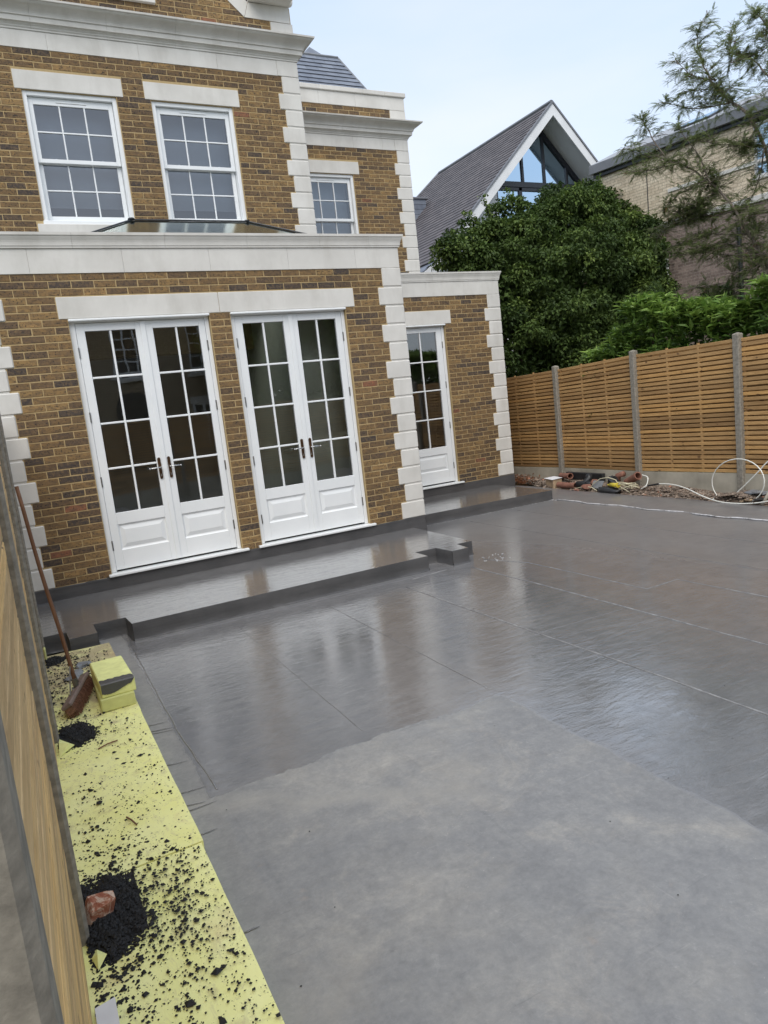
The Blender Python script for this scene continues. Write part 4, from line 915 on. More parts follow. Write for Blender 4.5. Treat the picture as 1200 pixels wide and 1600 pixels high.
def heap(cx, cy, sx, sy, h, n, label, wall=-4.855):
    mb = MB(); N_ = 26; idx = {}
    for j in range(N_+1):
        for i in range(N_+1):
            u, v = (i/N_-.5)*2, (j/N_-.5)*2; x, y = cx+u*sx, cy+v*sy
            rr = u*u+v*v+.24*sin(u*7+v*3)+.20*sin(v*9-u*4)+.12*sin(u*19+v*15); z = max(0, 1-rr*1.05)**.8*h+R(0, .003)
            idx[i, j] = len(mb.v); mb.v.append((max(x, wall), y, ZFm-.004+z))
    for j in range(N_):
        for i in range(N_): mb.f.append((idx[i, j], idx[i+1, j], idx[i+1, j+1], idx[i, j+1])); mb.c.append(.5)
    for k in range(n):
        a, q = R(0, 2*pi), sqrt(R(0, 1))*1.08; u, v = q*cos(a), q*sin(a); x, y = cx+u*sx, cy+v*sy
        if x < wall: continue
        rr = u*u+v*v+.24*sin(u*7+v*3)+.20*sin(v*9-u*4)+.12*sin(u*19+v*15)
        if rr > 1.05 and R(0, 1) < .5: continue
        z = max(0, 1-rr*1.05)**.8*h; s_ = R(.0055, .0105); mb.blob((x, y, ZFm+z+s_*.3), s_, s_*R(.6, 1.1), s_*R(.5, .9), .3)
    return tag(mb.build('crumb_heap', M['crumb'], kind='stuff', fix=False), label, 'crumb heap')
heap(-4.785, -5.61, .135, .26, .032, 2300, 'large heap of black crumbs round the red brick piece')
heap(-4.76, -3.75, .115, .19, .022, 1700, 'black crumb heap just below the broom head')
heap(-4.82, -2.02, .10, .12, .015, 500, 'small dark crumb heap at the house end of the foam')
# foam block offcuts with grey paint
def prism_block(pts, z0, z1, name, mat, top_mat=None):
    pass
mb = MB(); n_ = 9
def foam_offcut(x0, x1, y0, y1, z0, z1, rot, seed):
    rn = random.Random(seed); mb = MB(); N_ = 6; c_ = Vector(((x0+x1)/2, (y0+y1)/2, 0)); cr, sr = cos(rot), sin(rot)
    mb.box(x0, x1, y0, y1, z0, z1, .006)
    mb.v = [((x-c_.x)*cr-(y-c_.y)*sr+c_.x+rn.uniform(-.002, .002), (x-c_.x)*sr+(y-c_.y)*cr+c_.y+rn.uniform(-.002, .002), z+rn.uniform(-.0015, .0015)) for x, y, z in mb.v]; return mb
lo = foam_offcut(-4.575, -4.358, -3.50, -2.95, ZFm+.003, -.125, .0, 3); lo = tag(lo.build('foam_block', M['foam_side']), 'lower yellow foam offcut beside the broom, under the painted one', 'foam block')
hi = foam_offcut(-4.568, -4.348, -3.485, -2.93, -.123, -.030, .03, 5); hi = tag(hi.build('foam_block', M['foam_clean']), 'upper yellow foam offcut with a smear of dark grey paint on its front edge', 'foam block')
# grey paint smear wrapping the upper block's front edge, 1 mm proud
mb = MB(); K = 40; c_ = Vector(((-4.568-4.348)/2, (-3.485-2.93)/2, 0)); cr, sr = cos(.03), sin(.03)
def rb(x, y, z): return ((x-c_.x)*cr-(y-c_.y)*sr+c_.x, (x-c_.x)*sr+(y-c_.y)*cr+c_.y, z)
for k in range(K):
    rowp = []
    for kk in (k, k+1):
        f = kk/K; x = -4.565+f*.212; back = -3.485+.085+.006*sin(kk*.7)+R(-.003, .003); low = -.030-.052-.020*sin(f*4.4+.5)+R(-.0015, .0015)
        if f > .9: low += .03*(f-.9)*10; back -= .03*(f-.9)*10
        rowp.append([rb(x, back, -.0275), rb(x, -3.481, -.0275), rb(x, -3.4875, -.034), rb(x, -3.4885, low)])
    mb.add(rowp[0]+rowp[1], [(j, j+1, 5+j, 4+j) for j in range(3)])
mb.build('paint_smear', M['riser'], hi)
# broom
bro = thing('broom', 'long-handled broom with red bristles leaning against the left fence', 'broom', (-4.68, -3.1, ZFm))
ang = math.atan2(.66, .18)
def hd(a, b, z): # local: a along the head, b across, z up
    return (-4.690+cos(ang)*a-sin(ang)*b, -3.16+sin(ang)*a+cos(ang)*b, ZFm+.075+z)
tilt = radians(28)
def hb(a, b, z): return hd(a, b*cos(tilt)+z*sin(tilt), -b*sin(tilt)+z*cos(tilt))
mb = MB(); mb.box(-.30, .30, -.036, .036, .0, .028, .007); mb.v = [hb(*p) for p in mb.v]; mb.build('head', M['head_wood'], bro)
mb = MB()
for i in range(34):
    for j in range(5):
        a, b = -.285+i*.0173, -.026+j*.013
        for q in range(3):
            a0, b0 = a+R(-.005, .005), b+R(-.004, .004); a1, b1 = a0+R(-.012, .012), b0*1.35+R(-.012, .012); w = .0022; L = -.072-R(0, .012)
            mb.add([hb(a0-w, b0, .001), hb(a0+w, b0, .001), hb(a1+w, b1, L), hb(a1-w, b1, L)], [(0, 1, 2, 3)]); mb.add([hb(a0, b0-w, .001), hb(a0, b0+w, .001), hb(a1, b1+w, L), hb(a1, b1-w, L)], [(0, 1, 2, 3)])
mb.box(-.29, .29, -.027, .027, -.045, .0, 0); k = len(mb.v); mb.v[k-8:] = [hb(*p) for p in mb.v[k-8:]]
mb.build('bristles', M['bristle'], bro, fix=False)
h0, h1 = Vector((-4.688, -3.12, -.125)), Vector((-4.826, -3.02, 1.30))
mb = MB(); mb.tube([h0+(h1-h0)*(k/8)+Vector((.004*sin(k), 0, 0)) for k in range(9)], .0135, 10, r1=.0125); mb.build('handle', M['handle_wood'], bro, smooth=True)
mb = MB(); d_ = (h1-h0).normalized(); mb.tube([h0, h0+d_*.07], .019, 10); mb.box(-4.72, -4.66, -3.15, -3.10, -.13, -.118, .002); mb.build('socket', M['hinge_metal'], bro)
for s_ in (-1, 1):
    mb = MB(); a0 = Vector(hb(s_*.13, .0, .03)); mb.tube([a0, (a0+h0+d_*.17)/2+Vector((0, 0, .006)), h0+d_*.17], .0045, 6); mb.build('stay', M['hinge_metal'], bro)
# brick pieces, shard, card, rags
mb = MB(); mb.box(-4.848, -4.748, -5.67, -5.585, ZFm+.0, -.115, .018); mb.v = [(x+.012*sin(z*40+y*30), y+.010*sin(x*50), z+.006*sin(x*60+y*40)) for x, y, z in mb.v]
tag(mb.build('brick_fragment', M['fragment']), 'broken red brick with pale mortar standing in the black crumb heap', 'brick piece')
mb = MB(); mb.box(-4.872, -4.852, -5.60, -5.56, ZFm+.02, -.12, .006); tag(mb.build('brick_chip', M['fragment']), 'small reddish brick chip wedged between the post and the red brick', 'brick piece')
mb = MB(); mb.add([(-4.86, -4.02, ZFm+.006), (-4.77, -3.93, ZFm+.02), (-4.845, -3.80, ZFm+.028), (-4.85, -3.9, ZFm+.05), (-4.80, -3.95, ZFm+.045)], [(0, 1, 2), (0, 1, 4, 3), (1, 2, 4), (2, 3, 4), (0, 2, 3)])
tag(mb.build('foam_shard', M['foam_clean']), 'triangular yellow foam shard against the fence below the broom', 'foam shard')
mb = MB(); mb.box(-4.862, -4.843, -1.99, -1.92, ZFm, -.10, .008); mb.v = [(x, y, z) for x, y, z in mb.v]; tag(mb.build('foam_shard', M['foam_side']), 'small yellow foam scrap standing at the farthest left post', 'foam shard')
mb = MB(); mb.add([(-4.85, -5.82, ZFm+.008), (-4.83, -5.79, ZFm+.012), (-4.80, -5.86, ZFm+.03), (-4.835, -5.90, ZFm+.01), (-4.83, -5.85, ZFm+.035)], [(0, 1, 4), (1, 2, 4), (2, 3, 4), (3, 0, 4), (0, 1, 2, 3)])
tag(mb.build('foam_shard', M['foam_clean']), 'tiny yellow foam chip at the lower edge of the large crumb heap', 'foam shard')
mb = MB(); mb.box(-4.862, -4.80, -6.32, -6.08, ZFm+.02, ZFm+.024); mb.v = [(x, y, z+(x+4.862)*.15) for x, y, z in mb.v]; tag(mb.build('card_strip', M['paper']), 'white card strip lying by the fence at the bottom of the view', 'card')
for i, (x, y, a, b, h_, lb) in enumerate(((-4.66, -2.50, .05, .10, .02, 'grey stiff rag on the dirty foam left of the yellow block'), (-4.60, -2.36, .06, .07, .018, 'crumpled grey rag at the corner of the yellow block'), (-4.70, -2.62, .05, .05, .012, 'flat grey scrap beside the broom handle'))):
    mb = MB(); mb.lump((x, y, ZFm+.008), a, b, h_, .5, 9, 5, seed=i+4); tag(mb.build('rag', M['grey_plastic']), lb, 'rag')
for i, (x, y, a, L_, lb) in enumerate(((-4.60, -4.05, .35, .06, 'thin brown stick on the foam below the yellow block'), (-4.60, -5.0, 1.9, .05, 'short dark twig near the middle of the foam'))):
    mb = MB(); mb.tube([(x-cos(a)*L_, y-sin(a)*L_, ZFm+.012), (x, y, ZFm+.018), (x+cos(a)*L_, y+sin(a)*L_*1.1, ZFm+.012)], .004, 6); tag(mb.build('stick', M['handle_wood']), lb, 'stick')
# membrane drips by the foam edge
mb = MB()
for (y, L_) in ((-3.72, .13), (-3.82, .16), (-3.86, .18), (-4.35, .12), (-4.72, .14), (-4.86, .10), (-4.92, .15), (-5.16, .09), (-5.9, .06)):
    x = -4.34; a = R(-.25, .1); q = [(x+L_*k/4, y+a*L_*k/4+R(-.002, .002), ZD+.004) for k in range(5)]; mb.tube(q, [.0035, .0045, .004, .003, .001], 5)
mb.v = [(x, y, (z-ZD-.004)*.3+ZD+.004) for x, y, z in mb.v]; mb.build('paint_drips', M['membrane_step'], kind='structure', smooth=True)
# small debris on the deck
mb = MB()
for k in range(70):
    x, y = R(-4.3, 1.5), R(-7.4, -2.0); s_ = R(.002, .0045); mb.blob((x, y, ZD+.003), s_, s_, s_*.5)
tag(mb.build('deck_grit', M['crumb'], kind='stuff', fix=False), 'tiny dark grit specks on the grey terrace', 'grit')

# ------------------------------------------------------------------ soil strip and debris by the right fence
mb = MB(); NX, NY = 12, 90; id_ = {}
for j in range(NY+1):
    for i in range(NX+1):
        y = 5.2-j*.16; xf = 4.20+(y-2)*.036; x0_ = 3.62+.05*sin(y*2.3)+(.35 if y > 1.6 else 0)*min(1, (y-1.6)*1.5 if y > 1.6 else 0)
        x = x0_+(xf-x0_)*i/NX; f = i/NX; z = -.315+.10*sin(min(1, f*1.6)*pi/2)+R(-.014, .014)*(1 if 0 < i < NX else .3)+.03*sin(y*3.1+f*4)*f
        id_[i, j] = len(mb.v); mb.v.append((x, y, z))
for j in range(NY):
    for i in range(NX): mb.f.append((id_[i, j], id_[i+1, j], id_[i+1, j+1], id_[i, j+1])); mb.c.append(.5)
mb.build('soil_strip', M['soil'], kind='structure', fix=False)
mb = MB()
for k in range(5200):
    y = R(-3.2, 3.6); f = sqrt(R(0, 1))*.98; x0_ = 3.60+.05*sin(y*2.3)+(.33 if y > 2.2 else 0); x = x0_+(4.17+(y-2)*.036-x0_)*f
    s_ = R(.006, .02)*(1.5 if y > 1.6 and R(0, 1) < .4 else 1)*(2.0 if R(0, 1) < .03 else 1); z = -.315+.10*sin(min(1, f*1.6)*pi/2)+.03*sin(y*3.1+f*4)*f
    mb.blob((x, y, z+s_*.25), s_, s_*R(.5, 1), s_*R(.4, .8), .35, R(0, .8) if R(0, 1) > .05 else 1.0)
for k in range(700):
    y = R(-3.2, 3.4); f = R(.05, .95); x0_ = 3.60+.05*sin(y*2.3)+(.33 if y > 2.2 else 0); x = x0_+(4.15+(y-2)*.036-x0_)*f
    s_ = R(.018, .05); mb.blob((x, y, -.305+.10*sin(min(1, f*1.6)*pi/2)+.03*sin(y*3.1+f*4)*f), s_, s_*R(.6, 1), s_*R(.35, .6), .4, R(0, .45))
for k in range(900):
    y, x = random.gauss(-2.0, .22), random.gauss(3.86, .10); s_ = R(.01, .035); mb.blob((x, y, -.25+max(0, .09-abs(y+2)*.2)), s_, s_*.6, s_*.5, .4, R(0, .5))
tag(mb.build('rubble', M['rubble'], kind='stuff', fix=False), 'loose earth, chips and gravel along the foot of the right fence', 'rubble')
def pipe(p0, p1, r, mat, label, cat='pipe', name='clay_pipe', collar=True):
    p0, p1 = Vector(p0), Vector(p1); d = (p1-p0).normalized(); mb = MB(); n = 16
    def ringp(p, rr):
        a = d.cross(Vector((0, 0, 1))).normalized(); b = d.cross(a); return [p+a*(rr*cos(2*pi*k/n))+b*(rr*sin(2*pi*k/n)) for k in range(n)]
    rings = [ringp(p0, r*.84), ringp(p0, r), ringp(p1-d*.05, r), ringp(p1-d*.05, r*1.12) if collar else ringp(p1-d*.05, r), ringp(p1, r*1.12 if collar else r), ringp(p1, r*.86), ringp(p1-d*.12, r*.84), ringp(p0, r*.83)]
    vs = [q for rr in rings for q in rr]; fs = [(i*n+k, i*n+(k+1) % n, (i+1)*n+(k+1) % n, (i+1)*n+k) for i in range(len(rings)-1) for k in range(n)]
    mb.add(vs, fs); return tag(mb.build(name, M[mat]), label, cat)
pipe((3.98, 1.78, -.10), (3.86, 1.40, -.075), .052, 'terracotta', 'short clay pipe lying on top beside the black fittings, open end showing')
pipe((3.70, 1.55, -.215), (3.72, 1.13, -.215), .052, 'terracotta', 'clay pipe lying lowest on the ground beside the cardboard box', collar=False)
pipe((3.98, .20, -.15), (3.93, -.10, -.02), .060, 'terracotta', 'clay pipe tilted up with its dark mouth raised in front of the second post')
mb = MB(); mb.tube([(4.0, .42, -.20), (4.02, .42, -.05), (4.03, .30, -.02)], .05, 12); tag(mb.build('clay_bend', M['terracotta'], smooth=True), 'clay pipe bend partly hidden behind the tilted pipe', 'pipe')
mb = MB(); mb.box(3.66, 3.86, 1.60, 1.90, -.30, -.12, .006); mb.v = [(x+(y-1.7)*.25, y, z+(x-3.8)*.05) for x, y, z in mb.v]
o = tag(mb.build('cardboard_box', M['cardboard']), 'small brown cardboard box with pale flap, leftmost of the debris', 'box')
mb = MB(); mb.add([(3.60, 1.58, -.116), (3.84, 1.58, -.108), (3.92, 1.90, -.106), (3.68, 1.91, -.112)], [(0, 1, 2, 3)]); mb.build('flap', M['paper'], o)
mb = MB(); mb.box(4.04, 4.11, .80, 1.72, -.17, -.04, .008); tag(mb.build('drainage_channel', M['black_plastic']), 'long black drainage channel lying against the gravel board behind the pipes', 'channel')
mb = MB(); mb.tube([(3.75, 1.12, -.20), (3.80, .98, -.18), (3.88, .95, -.10), (3.9, .98, -.05)], [.055, .058, .055, .06], 14); mb.tube([(3.80, .98, -.18), (3.84, .80, -.20)], .05, 12); tag(mb.build('pipe_junction', M['black_plastic'], smooth=True), 'black plastic pipe junction between the clay pipes and the pink rubble', 'pipe fitting')
mb = MB(); mb.lump((3.66, .28, -.235), .10, .24, .055, .18, 12, 7, seed=2); tag(mb.build('rubber_tray', M['black_plastic'], smooth=True), 'low black rubber tray at the terrace edge in front of the cable coil', 'tray')
mb = MB(); mb.lump((3.90, .42, -.13), .08, .13, .09, .25, 9, 6, seed=8); tag(mb.build('plastic_bag', M['black_plastic']), 'crumpled black plastic bag behind the yellow plug', 'bag')
mb = MB(); mb.box(3.72, 3.80, .52, .76, -.24, -.225, .003); mb.v = [(x, y, z+(x-3.72)*1.4) for x, y, z in mb.v]; tag(mb.build('grey_sheet', M['grey_plastic']), 'pale grey sheet offcut propped between the rubble and the black bag', 'sheet')
for i, (x, y, z, a, b, h_, lb) in enumerate(((3.74, .86, -.23, .08, .10, .05, 'large pinkish clay rubble lump left of the grey sheet'), (3.84, .78, -.15, .07, .08, .05, 'pinkish clay rubble lump on top of the debris'), (3.60, .98, -.27, .04, .05, .03, 'small pink rubble piece at the terrace edge'))):
    mb = MB(); mb.lump((x, y, z), a, b, h_, .3, 8, 5, seed=20+i); tag(mb.build('clay_rubble', M['terracotta']), lb, 'rubble piece')
plug = thing('cable_connector', 'yellow site cable connector lying on the coil of cream cable', 'plug', (3.66, .14, -.16))
mb = MB(); mb.tube([(3.66, .24, -.145), (3.65, .08, -.14)], .034, 12); mb.build('connector_body', M['yellow_plastic'], plug, smooth=True)
mb = MB(); mb.tube([(3.65, .08, -.14), (3.65, .06, -.14)], .043, 12); mb.tube([(3.66, .24, -.145), (3.67, .31, -.15)], .02, 10, r1=.012); mb.build('connector_collar', M['yellow_plastic'], plug)
# cable coil
mb = MB()
for k in range(6):
    cx_, cy_, r1_, r2_ = 3.74+R(-.03, .03), -.02+R(-.08, .08), R(.13, .20), R(.10, .18); ph = R(0, 6)
    mb.tube([(cx_+r2_*.7*cos(a), cy_+r1_*sin(a), -.22+.10*abs(sin(a*.5+ph))+.004*k) for a in [ph+2*pi*j/22 for j in range(20)]], .0062, 6)
mb.tube([at(px, py, 'x', 3.72) for px, py in ((918, 772), (926, 757), (938, 748), (950, 746), (962, 750), (968, 760), (985, 770), (1000, 776))], .008, 6)
mb.tube([at(px, py, 'x', 3.70) for px, py in ((880, 760), (900, 763), (915, 760), (925, 762), (935, 768))], .007, 6)
tag(mb.build('cable_coil', M['cable_cream'], smooth=True), 'loose coil of cream flex on the rubble below the tilted clay pipe', 'cable')
# white conduit: loop and trailing length
def smooth_path(P, n=6):
    out = []
    for i in range(len(P)-1):
        p0, p1, p2, p3 = P[max(i-1, 0)], P[i], P[i+1], P[min(i+2, len(P)-1)]
        for k in range(n):
            t_ = k/n; out.append(.5*((2*p1)+(p2-p0)*t_+(2*p0-5*p1+4*p2-p3)*t_**2+(3*p1-p0-3*p2+p3)*t_**3))
    out.append(P[-1]); return out
P = [at(px, py, 'x', xx) for px, py, xx in ((1003, 742, 3.9), (1012, 746, 3.88), (1010, 758, 3.82), (1002, 764, 3.78), (1012, 759, 3.78), (1030, 756, 3.78), (1050, 757, 3.76), (1072, 763, 3.70), (1095, 774, 3.62), (1112, 780.5, 3.60), (1130, 785, 3.57), (1160, 787, 3.57), (1185, 785.5, 3.58), (1200, 783, 3.58))]
mb = MB(); mb.tube(smooth_path(P), .0085, 8); con = tag(mb.build('conduit', M['conduit_white'], smooth=True), 'white flexible conduit trailing along the rubble edge', 'conduit')
mb = MB(); mb.tube([P[4]+Vector((0, 0, .0)), (P[4]+P[5])/2, P[5]], .014, 8); mb.build('tape', M['black_plastic'], con)
P = []
for k in range(25):
    a = radians(228-k*13.2); P.append(at(1153.5+41*cos(a), 753-36*sin(a)*1.0, 'x', 3.74-.05*cos(a)))
P = [at(1113, 781, 'x', 3.70)]+P[1:]
mb = MB(); mb.tube(P, .0075, 8); tag(mb.build('conduit_loop', M['conduit_white'], smooth=True), 'white conduit standing up in a large loop in front of the nearest post', 'conduit')
P = [at(px, py, 'x', xx) for px, py, xx in ((1145, 776, 3.80), (1165, 757, 3.82), (1185, 737, 3.84), (1199, 722, 3.86), (1220, 708, 3.88))]
mb = MB(); mb.tube(smooth_path(P), .009, 8); tag(mb.build('conduit_rod', M['conduit_white'], smooth=True), 'straight white conduit length slanting up through the loop', 'conduit')
mb = MB(); mb.tube([at(1191, 789, 'x', 3.66), at(1204, 766, 'x', 3.72)], .022, 10); tag(mb.build('grey_pipe', M['gravel_board'], smooth=True), 'pale grey pipe end at the right margin beside the loop', 'pipe')
for i, (px, py, a, b, c_, mat, lb) in enumerate(((1182, 769, .10, .15, .025, 'lead', 'dark broken slab lying under the right side of the conduit loop'), (1170, 781, .05, .06, .02, 'cardboard', 'pale broken chip below the conduit loop'), (1160, 783, .04, .05, .02, 'cardboard', 'buff broken chip left of the pale one below the loop'), (1190, 780, .08, .10, .02, 'black_plastic', 'black scrap at the right margin under the loop'))):
    p = at(px, py, 'x', 3.84 if i == 0 else 3.72); mb = MB(); mb.lump(p, a, b, c_, .35, 7, 5, seed=40+i); tag(mb.build('broken_slab' if i == 0 else 'rubble_chip', M[mat]), lb, 'rubble piece')

# ------------------------------------------------------------------ neighbour's gabled house
nb = thing('gabled_house', 'white neighbouring house with a steep slate roof and a glazed gable', 'house', (13.6, 12.0, -.6))
AX, AY, AZ = 13.64, 12.0, 11.17; SL = .978; YE = 19.39
half = 5.35; eav = AZ-half*SL
sl_len = sqrt(1+SL*SL)
for sgn in (-1, 1):
    U1 = Vector((0, 1, 0)); V1 = Vector((-sgn, 0, SL)).normalized(); N1 = Vector((sgn*SL, 0, 1)).normalized(); O1 = Vector((AX+sgn*half, AY, eav))
    Ls = half*sl_len
    def ul(v): # hip at the far end
        z = eav+v*SL/sl_len; return (0.0, YE-AY+(AZ-z)*.62)
    rp_ = part_empty('slate_roof', nb, O1)
    if sgn < 0: slate_roof(rp_, O1, U1, V1, N1, ul, int(Ls/.205), .205, .34, 'neighbour_slate', 300, thick=.012, tilt=.02)
    mb = MB(); zt = AZ; q = [O1, O1+U1*ul(0)[1], Vector((AX, YE, AZ)), Vector((AX, AY, AZ))]; mb.add([p-N1*.002 for p in q]+[p-N1*.16 for p in q], [(0, 1, 2, 3), (4, 7, 6, 5), (0, 3, 7, 4), (0, 4, 5, 1)]); mb.build('roof_deck', M['neighbour_slate'], rp_, fix=False)
mb = MB(); e = (AZ-eav)*.62; mb.add([(AX-half, YE+e, eav), (AX+half, YE+e, eav), (AX, YE, AZ)], [(0, 1, 2)]); mb.build('rear_hip', M['neighbour_slate'], nb, fix=False)
mb = MB(); mb.tube([(AX, AY, AZ+.03), (AX, YE, AZ+.03)], .07, 6); mb.tube([(AX, YE, AZ+.03), (AX-half, YE+e, eav+.03)], .06, 6); mb.build('ridge_tiles', M['zinc'], nb)
# verge boards (white) and soffits with deep overhang
ov = .85
for sgn in (-1, 1):
    for nm, mat, y0_, y1_, t0, t1 in (('barge_board', 'white_render', AY-.03, AY+.02, .03, .30), ('soffit', 'white_render', AY+.02, AY+ov+.1, .13, .20)):
        mb = MB(); q = [(AX, AZ-t0*1.4), (AX+sgn*(half+.02), eav-t0*1.4-.02*SL), (AX+sgn*(half+.02), eav-t1*1.4-.02*SL), (AX, AZ-t1*1.4)]
        mb.prism([(x, y0_, z) for x, z in q], (0, y1_-y0_, 0)); mb.build(nm, M[mat], nb)
    mb = MB(); q = [(AX, AZ+.05), (AX+sgn*(half+.05), eav+.05-.05*SL), (AX+sgn*(half+.05), eav-.03-.05*SL), (AX, AZ-.03)]; mb.prism([(x, AY-.06, z) for x, z in q], (0, .10, 0)); mb.build('verge_slates', M['zinc'], nb)
# gable wall with glazing
GY = AY+ov; wz = AZ-.62
gz0, gz1 = 8.79, 8.60
mb = MB()
def sl(x, dz=0.0): return AZ-.36-dz-abs(x-AX)*SL
zbase = -.6
gx0, gx1 = 11.62, 16.05
wall = [(AX-5.0, zbase), (AX+5.0, zbase), (AX+5.0, sl(AX+5.0)), (gx1, sl(gx1)), (gx1, 6.2), (gx0, 6.2), (gx0, sl(gx0)), (AX-5.0, sl(AX-5.0))]
for poly in ([(AX-5, zbase), (gx0, zbase), (gx0, sl(gx0)), (AX-5, sl(AX-5))], [(gx1, zbase), (AX+5, zbase), (AX+5, sl(AX+5)), (gx1, sl(gx1))], [(gx0, zbase), (gx1, zbase), (gx1, 6.2), (gx0, 6.2)]):
    mb.prism([(x, GY, z) for x, z in poly], (0, .3, 0))
mb.build('gable_wall', M['white_render'], nb)
gw = part_empty('gable_window', nb, (13.9, GY, 6.2))
def fr(x0, x1, z0, z1, dy=0): mb = MB(); mb.box(x0, x1, GY+.02-dy, GY+.12, z0, z1, .008); mb.build('window_frame', M['dark_frame'], gw)
for x in (12.86, 13.86, 14.92): 
    mb = MB(); zt = min(sl(x-.05), sl(x+.05))-.05; mb.box(x-.05, x+.05, GY+.02, GY+.12, gz0, zt, .006); mb.build('mullion', M['dark_frame'], gw)
fr(gx0, gx1, gz1, gz0, .02)
for s_ in (-1, 1):
    mb = MB(); xa = AX; xb = gx0 if s_ < 0 else gx1; th = .10 if s_ < 0 else .24
    mb.prism([(xa, GY+.01, sl(xa)), (xb, GY+.01, sl(xb)), (xb, GY+.01, sl(xb)-th), (xa, GY+.01, sl(xa)-th)], (0, .12, 0)); mb.build('window_frame', M['dark_frame'], gw)
xs_ = [gx0, 12.86, 13.86, 14.92, gx1]
for a, b in zip(xs_[:-1], xs_[1:]):
    q = [(a, gz0), (b, gz0), (b, max(gz0, sl(b)-.04))]+([(AX, sl(AX)-.04)] if a < AX < b else [])+[(a, max(gz0+.001, sl(a)-.04))]
    mb = MB(); mb.add([(x, GY+.07, z) for x, z in q], [tuple(range(len(q)))]); mb.build('glass_pane', M['sky_glass'], gw, fix=False)
fr(gx0, gx0+.07, 6.2, gz1); fr(gx0+1.0, gx0+1.15, 6.2, gz1); fr(gx0+2.05, gx0+2.2, 6.2, gz1); fr(gx0+3.1, gx0+3.25, 6.2, gz1); fr(gx0+.07, gx1, gz1-.12, gz1-.002); fr(gx0, gx1, 6.2, 6.3)
for a in (gx0+.07, gx0+1.15, gx0+2.2): mb = MB(); mb.add([(a, GY+.07, 6.3), (a+.93, GY+.07, 6.3), (a+.93, GY+.07, gz1-.12), (a, GY+.07, gz1-.12)], [(0, 1, 2, 3)]); mb.build('glass_pane', M['sky_glass'], gw, fix=False)
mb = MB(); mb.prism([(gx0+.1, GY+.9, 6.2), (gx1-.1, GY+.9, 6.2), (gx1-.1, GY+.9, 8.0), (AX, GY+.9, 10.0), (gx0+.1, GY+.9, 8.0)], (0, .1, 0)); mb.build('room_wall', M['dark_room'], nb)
mb = MB(); mb.box(AX-5, AX-4.8, GY+.3, YE, zbase, sl(AX-5)); mb.box(AX+4.8, AX+5, GY+.3, YE, zbase, sl(AX-5)); mb.box(AX-4.8, AX+4.8, YE-.2, YE, zbase, sl(AX-5)); mb.build('side_wall', M['white_render'], nb)
# small slated dormer cheek at the left of the roof
dm = part_empty('dormer', nb, (10.6, 18.2, 8.0))
P = at(664, 312, 'y', 17.6)
mb = MB(); mb.box(P.x-1.6, P.x, 17.6, 18.8, P.z-1.6, P.z, .01); mb.build('dormer_cheek', M['house_slate'], dm)
for k in range(7): mb = MB(); mb.box(P.x-1.62, P.x+.01, 17.57, 17.599, P.z-.2*(k+1)+.01, P.z-.2*k, .004, R(0, 1)); mb.build('slate', M['house_slate'], dm)
mb = MB(); mb.box(P.x-1.7, P.x+.1, 17.5, 18.9, P.z+.002, P.z+.07, .01); mb.build('dormer_roof', M['zinc'], dm)
# bell-cast eave of paler slates
mb_n = 0
for r_ in range(5):
    for k in range(12):
        z = eav-.02-r_*.10; x = AX-half-.0-r_*.16; y = AY+k*.42+(r_ % 2)*.21; mb = MB()
        mb.add([(x, y, z), (x, y+.41, z), (x-.17, y+.41, z-.108), (x-.17, y, z-.108), (x-.17, y, z-.125), (x-.17, y+.41, z-.125)], [(0, 1, 2, 3), (3, 2, 5, 4)], R(0, 1)); mb.build('eave_slate', M['house_slate'], nb, fix=False)
mb = MB(); q = [(AX-half, eav-.05), (AX-half-.85, eav-.60), (AX-half-.85, eav-1.05), (AX-half+.1, eav-.55)]; mb.prism([(x, AY-.03, z) for x, z in q], (0, .06, 0)); mb.build('barge_board', M['white_render'], nb)

# ------------------------------------------------------------------ two-tone brick building at the right
rb_ = thing('brick_building', 'long building of cream brick over plum brick with a grey metal eaves band', 'building', (12.4, 5.5, -.6))
A0 = Vector((11.91, 8.10, 0)); DR = Vector((.18575759, -.9825956, 0)).normalized(); NR = Vector((-.9825956, -.18575759, 0))
def FB(s_, w, z): p = A0+DR*s_+NR*w; return (p.x, p.y, z)
def bb(s0, s1, w0, w1, z0, z1, name, mat, ch=0, par=None):
    mb = MB(); mb.box(s0, s1, w0, w1, z0, z1, ch, R(0, 1), F=FB); return mb.build(name, M[mat], par or rb_)
bb(-.15, 12, -.3, 0, -.6, 5.5, 'lower_wall', 'plum_brick'); 
bb(-.15, 4.28, -.3, .004, 5.66, 7.5, 'upper_wall', 'cream_brick'); bb(6.2, 12, -.3, .004, 5.66, 7.5, 'upper_wall', 'cream_brick'); bb(4.28, 6.2, -.3, .004, 5.66, 6.10, 'upper_wall', 'cream_brick')
bb(-.15, 12, -.32, .05, 5.50, 5.66, 'stone_band', 'stone', .006)
for i in range(6): bb(2.0+i*1.0, 2.99+i*1.0, .0, .04, 6.40, 6.49, 'stone_string', 'stone', .004)
bb(4.28, 6.2, -.12, .06, 6.02, 6.10, 'window_sill', 'stone', .006)
wdw = part_empty('window', rb_, FB(5.2, 0, 6.1))
for a, b, c_, d_ in ((4.28, 4.34, 6.10, 7.38), (5.2, 5.26, 6.10, 7.38), (6.14, 6.2, 6.10, 7.38), (4.34, 6.14, 6.10, 6.16), (4.34, 6.14, 7.32, 7.38)): bb(a, b, -.14, -.06, c_, d_, 'window_frame', 'white_render', .004, wdw)
